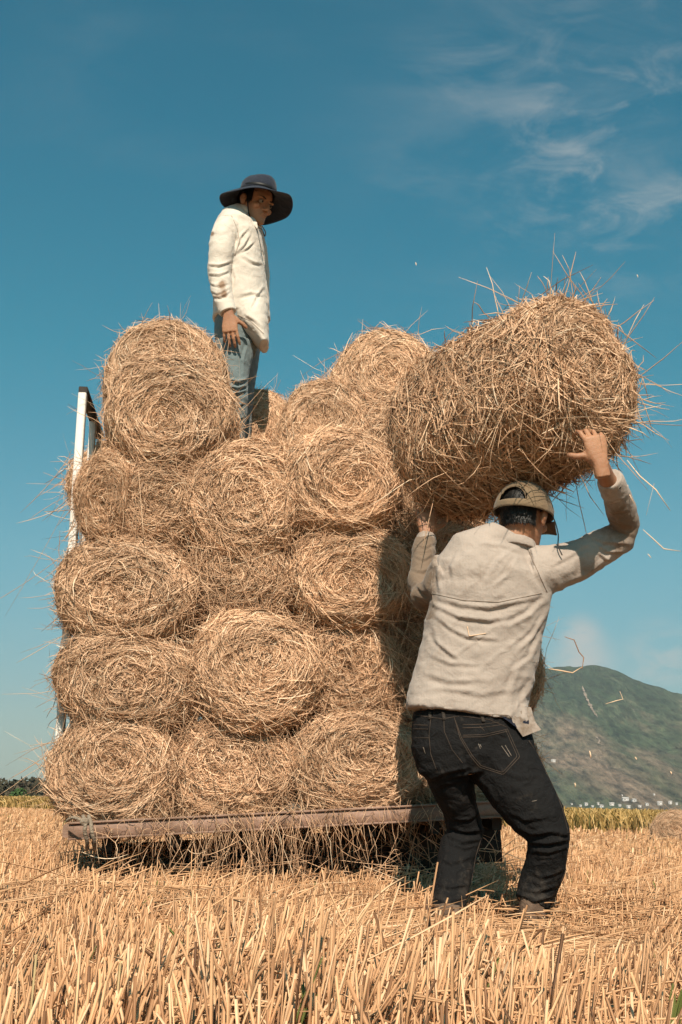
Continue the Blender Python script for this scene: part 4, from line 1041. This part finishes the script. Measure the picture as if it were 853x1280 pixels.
def litter(G, seed, n, y0, y1, zr=(.01, .10), w=(.0025, .0055), ln=(.08, .32)):
    rg = np.random.default_rng(seed)
    yy = rg.uniform(0, 1, n) ** .7 * (y1 - y0) + y0; xx = rg.uniform(-1, 1, n) * (.30 * yy + .9)
    z = rg.uniform(*zr, n) * np.clip(1.3 + vnoise(np.stack([xx * 1.3, yy * 1.3, 0 * xx], -1), 5), .5, 2) * .8
    a = rg.normal(.4, 1.0, n); d = np.stack([np.cos(a), np.sin(a), rg.normal(0, .22, n)], -1)
    cv = rg.normal(0, .25, (n, 3)); cv[:, 2] = -np.abs(cv[:, 2]) * .5; t = np.linspace(0, 1, 5)[None, :, None]
    L = rg.uniform(*ln, n)
    P = np.stack([xx, yy, z], -1)[:, None] + (d[:, None] * t + cv[:, None] * t * t) * L[:, None, None]
    P[..., 2] *= (1 - .75 * np.exp(-(((xx - .53) / .46) ** 2 + ((yy - 3.98) / .80) ** 2) ** 1.5))[:, None]
    P[..., 2] = np.maximum(P[..., 2], .004)
    G.ribbons(P, nrm(np.stack([rg.normal(0, .5, n), rg.normal(-.4, .5, n), np.ones(n)], -1)), rg.uniform(*w, n), np.clip(rg.normal(.62, .2, n), 0, .94), tube=True)
G = stubble(1, 1.45, 8.0, 4800, 20, 1.0); litter(G, 2, 24000, 1.5, 8)
o = link('stubble', G.mesh('stubble', [M_stub])); tag(o, 'golden cut rice stubble covering the near field', 'stubble', None, 'stuff')
G = stubble(7, 8.0, 17.0, 6500, 8, 1.9, .95, 3, False); litter(G, 8, 9000, 8, 17, w=(.005, .009))
o = link('stubble', G.mesh('stubble', [M_stub])); tag(o, 'golden rice stubble farther out between trailer and standing rice', 'stubble', None, 'stuff')
# far stubble up to the standing rice
G = stubble(9, 17.0, 85.0, 15000, 5, 5.0, 1.0, 2, False)
o = link('stubble', G.mesh('stubble', [M_stub])); tag(o, 'far stubble reaching the edge of the standing rice', 'stubble', None, 'stuff')

# a few fresh green rice blades at the bottom right corner
for (px, py, Y, lb) in ((836, 1275, 1.95, 'green rice blades sprouting in the bottom right corner'), (716 - 360, 1278, 1.9, 'single green blade in the stubble at the bottom edge')):
    rg = np.random.default_rng(px); G = Geo(); b0 = at(px, py, Y); b0[2] = 0
    n = 7 if px > 800 else 2
    d = nrm(np.stack([rg.normal(.18, .12, n), rg.normal(0, .1, n), np.ones(n)], -1)); t = np.linspace(0, 1, 8)[None, :, None]
    P = (b0 + rg.normal(0, .008, (n, 3)) * [1, 1, 0])[:, None] + (d[:, None] * t + (np.stack([rg.normal(.1, .1, n), 0*d[:, 0], 0*d[:, 0]], -1))[:, None] * t * t) * rg.uniform(.12, .20, n)[:, None, None]
    G.ribbons(P, nrm(np.stack([rg.normal(0, .3, n), -np.ones(n), np.zeros(n)], -1)), rg.uniform(.006, .010, n), np.full(n, .99), taper=.15)
    o = link('rice_shoot', G.mesh('rice_shoot', [M_stub])); recentre(o, b0); tag(o, lb, 'plant')

# standing ripe rice beyond the stubble
def crop(seed, n):
    rg = np.random.default_rng(seed)
    A = np.array([-34.0, 108]); B = np.array([16.0, 8.5 + 0]); B = A + (np.array([6.2, 28.0]) - np.array([-20, 80.0])) * 1.75
    t = rg.random(n); t = 1 - (1 - t) ** .8; dpt = rg.exponential(1.0, n) * (2 + 5 * rg.random(n))
    dirn = nrm(B - A); off = np.array([-dirn[1], dirn[0]]); off = off if off[1] > 0 else -off
    p = A + (B - A) * t[:, None] + off * dpt[:, None] + rg.normal(0, .12, (n, 2))
    q = (p[:, 0] / p[:, 1]); ok = (np.abs(q) < .33) & ((q < -.20) | (q > .10)); p = p[ok]; m = len(p)
    hgt = (.50 + .26 * np.clip((p[:, 1] - 28) / 50, 0, 1)) * rg.uniform(.82, 1.1, m) * (1 + .06 * vnoise(np.stack([p[:, 0], p[:, 1], 0*p[:, 0]], -1), 3))
    d = nrm(np.stack([rg.normal(0, .16, m), rg.normal(0, .16, m), np.ones(m)], -1)); cv = np.stack([rg.normal(0, .25, m), rg.normal(0, .2, m), -np.abs(rg.normal(0, .12, m))], -1)
    tt = np.linspace(0, 1, 5)[None, :, None]
    P = np.concatenate([p, np.zeros((m, 1))], 1)[:, None] + (d[:, None] * tt + cv[:, None] * tt ** 3) * hgt[:, None, None]
    G = Geo(); G.ribbons(P, nrm(np.stack([rg.normal(0, .5, m), -np.ones(m), 0*hgt], -1)), rg.uniform(.014, .03, m) * (p[:, 1] / 28) ** .6, np.clip(rg.normal(.55, .28, m), 0, 1), taper=.8)
    return G
G = crop(3, 150000)
o = link('rice_crop', G.mesh('rice_crop', [M_crop])); tag(o, 'standing strip of ripe golden rice along the far edge of the stubble', 'rice crop', None, 'stuff')

# ------------------------------------------------------------------ far things
M_far = mat_noise('scrub_leaves', (.035, .04, .022), (.10, .075, .05), .25, .95, 0, coord='Object')
def leaf_mass(seed, boxes, size, name, label, mat, per=900):
    rg = np.random.default_rng(seed); G = Geo()
    for (x, y, w, d, h) in boxes:
        n = per; u = rg.normal(0, 1, (n, 3)); u = nrm(u) * rg.random((n, 1)) ** .35
        c = np.array([x, y, 0]) + np.stack([u[:, 0] * w / 2, u[:, 1] * d / 2, (np.abs(u[:, 2])) * h], -1)
        a = nrm(rg.normal(0, 1, (n, 3))) * size; b_ = nrm(np.cross(a, rg.normal(0, 1, (n, 3)))) * size * .7
        V = np.stack([c - a - b_, c + a - b_, c + a + b_, c - a + b_], 1)
        G.add(V.reshape(-1, 3), np.arange(n * 4).reshape(-1, 4), 0, np.repeat(rg.random(n), 4))
    o = link(name, G.mesh(name, [mat])); tag(o, label, 'trees', None, 'stuff'); return o
rg = np.random.default_rng(8); bx = []
for k in range(46):
    x = -100 + 56 * rg.random(); y = 200 + 60 * rg.random(); bx.append((x, y, rg.uniform(5, 12), 6, rg.uniform(3.0, 5.4)))
leaf_mass(4, bx, .35, 'scrub_wood', 'low brown green scrub on the horizon at the left edge', M_far, 700)
M_gr = mat_noise('green_bush_leaves', (.03, .07, .02), (.07, .12, .04), .5, .95, 0)
leaf_mass(5, [(-33.2, 138, 2.6, 2, 1.9)], .14, 'bush', 'small bright green bush before the brown scrub at left', M_gr, 700)['kind'] = ''
b_ = bpy.data.objects['bush']; del b_['kind']; b_['category'] = 'bush'
bx = []
for k in range(70): bx.append((60 + 130 * rg.random(), 420 + 60 * rg.random(), rg.uniform(6, 16), 8, rg.uniform(1.0, 2.6)))
leaf_mass(6, bx, .55, 'hedge_trees', 'dark low line of trees behind the standing rice at right', M_far, 450)
# white houses at the foot of the mountain
M_wall = mat_noise('white_plaster', (.50, .46, .43), (.62, .58, .55), 1, .8, 0); M_roof = mat_noise('pale_tin_roof', (.45, .40, .38), (.60, .55, .52), 1, .6, 0)
M_pane = mat_noise('dark_window', (.03, .035, .04), (.05, .055, .06), 1, .3, 0)
# mountain
def hill(name, label, x0, x1, y0, y1, ridge, seed, nx, ny, mat, rough=26):
    xs = np.linspace(x0, x1, nx); ys = np.linspace(y0, y1, ny); X, Y = np.meshgrid(xs, ys)
    t = (Y - y0) / (y1 - y0); prof = np.where(t < .55, np.clip(t / .55, 0, 1) ** 1.25, np.cos(np.clip((t - .55) / .45, 0, 1) * math.pi / 2) ** .8)
    # ridge given in photograph columns, so the skyline has the real mountain's shape
    R = np.interp(X / ((y0 + .55 * (y1 - y0)) / F_PX) + 426.5, [a for a, b in ridge], [b for a, b in ridge]) * (y0 + .55 * (y1 - y0)) / F_PX
    p = np.stack([X / 300, Y / 300, 0 * X], -1)
    gul = 1 - np.abs(fbm(p * np.array([1.5, .5, 1]), 5, seed + 7)) * 2
    Z = R * prof * (1 + .0) + (rough * fbm(p, 6, seed) + rough * .9 * (gul - .6)) * np.clip(prof * 1.5, 0, 1) * np.clip((1.05 - prof) * 2.2, .12, 1) * np.clip(R / 60, 0, 1)
    Z += 4.2 * fbm(p * 14, 3, seed + 3) * np.clip(R / 60, 0, 1) - 1.0
    G = Geo(); G.grid(np.stack([X, Y, Z], -1)); o = link(name, G.mesh(name, [mat], True)); tag(o, label, None, None, 'structure'); return o
def mat_mountain():
    m, nt, b = new_mat('forested_rock'); L = nt.links.new
    tc = N(nt, 'ShaderNodeTexCoord')
    mp = N(nt, 'ShaderNodeMapping'); mp.inputs['Scale'].default_value = (1, .12, .72); L(tc.outputs['Object'], mp.inputs[0]); V_ = mp.outputs[0]
    n1 = N(nt, 'ShaderNodeTexNoise', i_Scale=.0075, i_Detail=10.0, i_Roughness=.68, i_Distortion=.4); L(V_, n1.inputs['Vector'])
    sep = N(nt, 'ShaderNodeSeparateXYZ'); L(tc.outputs['Object'], sep.inputs[0])
    mh = N(nt, 'ShaderNodeMapRange', i_1=40.0, i_2=330.0, i_3=-.09, i_4=.10); L(sep.outputs['Z'], mh.inputs[0])
    ad = N(nt, 'ShaderNodeMath', operation='ADD'); L(n1.outputs['Fac'], ad.inputs[0]); L(mh.outputs[0], ad.inputs[1])
    r = ramp(nt, [(.30, (.19, .13, .09)), (.41, (.11, .09, .056)), (.50, (.055, .070, .036)), (.62, (.022, .038, .018))], ad.outputs[0])
    n2 = N(nt, 'ShaderNodeTexNoise', i_Scale=.03, i_Detail=8.0, i_Roughness=.75); L(V_, n2.inputs['Vector'])
    mr = N(nt, 'ShaderNodeMapRange', i_1=.62, i_2=.72, i_3=0.0, i_4=.5); L(n2.outputs['Fac'], mr.inputs[0])
    mx = N(nt, 'ShaderNodeMix', data_type='RGBA'); L(mr.outputs[0], mx.inputs[0]); L(r.outputs[0], mx.inputs[6]); mx.inputs[7].default_value = (.36, .27, .21, 1)
    n3 = N(nt, 'ShaderNodeTexNoise', i_Scale=.09, i_Detail=5.0, i_Roughness=.7); L(V_, n3.inputs['Vector'])
    m3 = N(nt, 'ShaderNodeMapRange', i_1=.35, i_2=.65, i_3=.25, i_4=1.8); L(n3.outputs['Fac'], m3.inputs[0])
    sc = N(nt, 'ShaderNodeVectorMath', operation='SCALE'); L(mx.outputs[2], sc.inputs[0]); L(m3.outputs[0], sc.inputs['Scale'])
    L(sc.outputs[0], b.inputs['Base Color'])
    bp = N(nt, 'ShaderNodeBump', i_Strength=1.0, i_Distance=14.0); L(n3.outputs['Fac'], bp.inputs['Height']); L(bp.outputs[0], b.inputs['Normal'])
    b.inputs['Roughness'].default_value = .95; b.inputs['Specular IOR Level'].default_value = .1
    return m
M_mt = mat_mountain()
ridge = [(-60, 0), (90, 14), (200, 60), (420, 120), (560, 160), (640, 170), (668, 176), (700, 182), (722, 181), (748, 184), (775, 176), (800, 165), (853, 150), (900, 138), (1050, 90), (1250, 30), (1400, 0)]
hill('mountain', 'hazy forested mountain', -800, 2100, 1500, 3900, ridge, 21, 560, 340, M_mt, 34)
bvm = BVHTree.FromObject(bpy.data.objects['mountain'], bpy.context.evaluated_depsgraph_get())
rgh = random.Random(4)
hs = [(715, 1006, 3, 3), (726, 1008, 5, 3), (733, 1007, 4, 4), (741, 1009, 4, 3), (748, 1006, 4, 5), (752, 1009, 5, 3), (765, 1007, 6, 5), (775, 1008, 4, 3), (782, 1001, 8, 6), (786, 1010, 5, 4), (793, 1002, 7, 5), (800, 1009, 4, 3), (809, 1007, 4, 4), (825, 1006, 6, 5), (838, 1005, 5, 5), (846, 1006, 4, 3), (778, 995, 2.5, 2.5), (818, 994, 3, 2.5), (692, 952, 5, 3)]
for k, (px, py, w, h) in enumerate(hs):
    d = nrm(at(px, py, 100.) - EYE); h_ = bvm.ray_cast(Vector(EYE), Vector(d))
    if h_[0] is None: continue
    X0, D, Z0 = h_[0]; s_ = D / F_PX; w *= s_ * rgh.uniform(.55, 1.0); h *= s_ * rgh.uniform(.45, .75)
    e = empty('house', (X0, D, Z0)); yw = rgh.uniform(-.6, .6); Rm = np.array(Matrix.Rotation(yw, 3, 'Z')); dd = w * .7
    def loc_(P): return np.array(P, float) @ Rm.T + np.array([X0, D, Z0])
    G = Geo(); G.box(loc_([(0, 0, h / 2 - 1)])[0], (w, dd, h + 2), rot=Rm); part('wall', G, M_wall, e)
    G = Geo(); zt = h
    G.add(loc_([(-w/2-.4, -dd/2-.4, zt), (w/2+.4, -dd/2-.4, zt), (w/2+.4, dd/2+.4, zt), (-w/2-.4, dd/2+.4, zt), (-w/2-.4, 0, zt + w*.22), (w/2+.4, 0, zt + w*.22)]), [[0, 1, 5, 4], [2, 3, 4, 5], [0, 3, 2, 1]])
    G.add(np.zeros((0, 3)), np.array([[0, 4, 3], [1, 2, 5]]) - 6)
    part('roof', G, M_roof if k % 3 else M_wall, e)
    G = Geo(); G.box(loc_([(-w * .2, -dd/2 - .05, h * .5)])[0], (w * .2, .2, h * .35), rot=Rm); part('window', G, M_pane, e)
    tag(e, 'tiny white house in the scattered village at the foot of the mountain' if py > 990 else 'tiny pale hut standing alone on the mountain slope', 'house', 'white village houses below the mountain' if py > 990 else 'huts on the mountain slope')

# bare scree streak on the mountain: a shallow gully of pale rock
def scree(pts, w, name, label):
    mo = bpy.data.objects['mountain']; dg = bpy.context.evaluated_depsgraph_get()
    bv = BVHTree.FromObject(mo, dg); G = Geo(); L = []
    for i in range(len(pts) - 1):
        for k in range(12):
            t = k / 12; x = pts[i][0] * (1-t) + pts[i+1][0] * t; y = pts[i][1] * (1-t) + pts[i+1][1] * t
            d = nrm(at(x, y, 100.) - EYE); h = bv.ray_cast(Vector(EYE), Vector(d))
            if h[0] is None: continue
            ww = w * (.15 + 1.1 * random.random() ** 1.5) * math.sin(math.pi * (i * 12 + k + 2) / (12 * (len(pts) - 1) + 4))
            c = np.array(h[0]) - d * 4 + z_ * 1.0
            L.append([c + RT * s * ww * mpp(x, y, h[0].y) for s in (-1, -.3, .4, 1)])
    if len(L) > 3:
        G.grid(np.array(L)); o = link(name, G.mesh(name, [mat_noise('bare_rock', (.17, .12, .085), (.34, .25, .19), .05, .95, .5, .3)], True)); tag(o, label, None, None, 'structure')
scree([(728, 858), (733, 872), (741, 888), (748, 898)], 2.6, 'rock_streak', 'bare pale scree streak down the mountain')
scree([(745, 921), (750, 926), (748, 930), (756, 932)], 1.8, 'rock_patch', 'small bare rock patch on the lower slope')

# ------------------------------------------------------------------ air
G = Geo(); G.box((0, 2500, 199), (17000, 12500, 402))
hz = link('haze', G.mesh('haze', [])); tag(hz, 'pale dusty air thickening towards the mountain', None, None, 'stuff')
m = bpy.data.materials.new('haze_air'); m.use_nodes = True; nt = m.node_tree; nt.nodes.clear()
out = nt.nodes.new('ShaderNodeOutputMaterial'); pv = nt.nodes.new('ShaderNodeVolumePrincipled')
pv.inputs['Color'].default_value = (.80, .90, .92, 1); pv.inputs['Density'].default_value = .00011; pv.inputs['Anisotropy'].default_value = 0.0
nt.links.new(pv.outputs[0], out.inputs['Volume']); hz.data.materials.append(m)

# ------------------------------------------------------------------ sky, sun
SUN_EL, SUN_AZ = R_(44), R_(1)            # azimuth measured from straight behind the camera towards the right
w = bpy.data.worlds.new('World'); bpy.context.scene.world = w; w.use_nodes = True; nt = w.node_tree; L = nt.links.new
bg = nt.nodes['Background']
sky = N(nt, 'ShaderNodeTexSky', sky_type='NISHITA', sun_disc=False, sun_elevation=SUN_EL, sun_rotation=math.pi - SUN_AZ, air_density=1.0, dust_density=.6, ozone_density=1.5)
tint = N(nt, 'ShaderNodeMix', data_type='RGBA', blend_type='MULTIPLY'); tint.inputs[0].default_value = 1
tcs = N(nt, 'ShaderNodeTexCoord'); sps = N(nt, 'ShaderNodeSeparateXYZ'); L(tcs.outputs['Generated'], sps.inputs[0])
trp = ramp(nt, [(.0, (.58, .66, .64)), (.08, (.56, .75, .74)), (.19, (.50, .98, .88)), (.34, (.20, 1.03, .92)), (.5, (.13, 1.0, .94))], sps.outputs['Z']); L(trp.outputs[0], tint.inputs[7])
L(sky.outputs[0], tint.inputs[6])
tc = N(nt, 'ShaderNodeTexCoord')
# thin cirrus and small low clouds
def cloud_mask(px, py, rad):
    d = nrm(at(px, py, 10.) - EYE)
    dt = N(nt, 'ShaderNodeVectorMath', operation='DISTANCE'); L(tc.outputs['Generated'], dt.inputs[0]); dt.inputs[1].default_value = tuple(d)
    mr = N(nt, 'ShaderNodeMapRange', i_1=rad, i_2=0.0, i_3=0.0, i_4=1.0); mr.interpolation_type = 'SMOOTHSTEP'
    L(dt.outputs['Value'], mr.inputs[0]); return mr.outputs[0]
def noise_dir(scale, stretch, detail, lo, hi, rot=0.0, dist=.6):
    mp = N(nt, 'ShaderNodeMapping'); mp.inputs['Scale'].default_value = stretch; mp.inputs['Rotation'].default_value = (0, rot, 0)
    L(tc.outputs['Generated'], mp.inputs[0])
    nz = N(nt, 'ShaderNodeTexNoise', i_Scale=scale, i_Detail=detail, i_Roughness=.62, i_Distortion=dist); L(mp.outputs[0], nz.inputs['Vector'])
    mr = N(nt, 'ShaderNodeMapRange', i_1=lo, i_2=hi, i_3=0.0, i_4=1.0); mr.interpolation_type = 'SMOOTHSTEP'; L(nz.outputs['Fac'], mr.inputs[0]); return mr.outputs[0]
def mul(a, b_):
    n = N(nt, 'ShaderNodeMath', operation='MULTIPLY')
    L(a, n.inputs[0])
    if isinstance(b_, float): n.inputs[1].default_value = b_
    else: L(b_, n.inputs[1])
    return n.outputs[0]
col = tint.outputs[2]
for (px, py, rad, sc_, st_, lo, hi, k, rot) in ((770, 185, .15, 16, (1, 1, 2.3), .46, .74, .40, -.7), (640, 120, .16, 8, (1, 1, 3.0), .46, .78, .26, -.7), (835, 265, .07, 12, (1, 1, 2.2), .46, .72, .42, -.5), (690, 275, .09, 12, (1, 1, 2.2), .46, .72, .40, -.3), (700, 130, .24, 4, (1, 1, 3.5), .42, .8, .22, -.6), (200, 150, .25, 3, (1, 1, 3.5), .45, .8, .10, -.5),
        (727, 793, .022, 30, (1, 1, 2.0), .28, .52, .75, 0), (728, 828, .036, 24, (1, 1, 2.2), .28, .55, .85, 0), (825, 822, .04, 20, (1, 1, 2.5), .36, .64, .55, 0)):
    mk = mul(mul(cloud_mask(px, py, rad), noise_dir(sc_, st_, 7.0, lo, hi, rot)), k)
    mx = N(nt, 'ShaderNodeMix', data_type='RGBA'); L(mk, mx.inputs[0]); L(col, mx.inputs[6]); mx.inputs[7].default_value = (6.2, 6.2, 6.0, 1)
    col = mx.outputs[2]
L(col, bg.inputs[0]); bg.inputs[1].default_value = .073
sun = bpy.data.lights.new('sun', 'SUN'); sun.energy = 5.0; sun.angle = R_(.5); sun.color = (1, .88, .72)
so = bpy.data.objects.new('sun', sun); C.objects.link(so)
sd = Vector((math.sin(SUN_AZ) * math.cos(SUN_EL), -math.cos(SUN_AZ) * math.cos(SUN_EL), math.sin(SUN_EL)))
so.rotation_mode = 'QUATERNION'; so.rotation_quaternion = sd.to_track_quat('Z', 'Y'); so.location = (3, -5, 6)

cam = bpy.data.cameras.new('camera'); co = bpy.data.objects.new('camera', cam); C.objects.link(co)
cam.sensor_fit = 'VERTICAL'; cam.sensor_height = 36; cam.lens = F_PX / 1280 * 36; cam.clip_start = .05; cam.clip_end = 30000
co.matrix_world = Matrix(((RT[0], UP[0], -FW[0], EYE[0]), (RT[1], UP[1], -FW[1], EYE[1]), (RT[2], UP[2], -FW[2], EYE[2]), (0, 0, 0, 1)))
sc = bpy.context.scene; sc.camera = co
sc.view_settings.view_transform = 'Standard'; sc.view_settings.look = 'None'; sc.view_settings.gamma = 1; sc.view_settings.exposure = 0.3
sc.cycles.max_bounces = 4; sc.cycles.diffuse_bounces = 2; sc.cycles.adaptive_threshold = .03; sc.cycles.transparent_max_bounces = 4
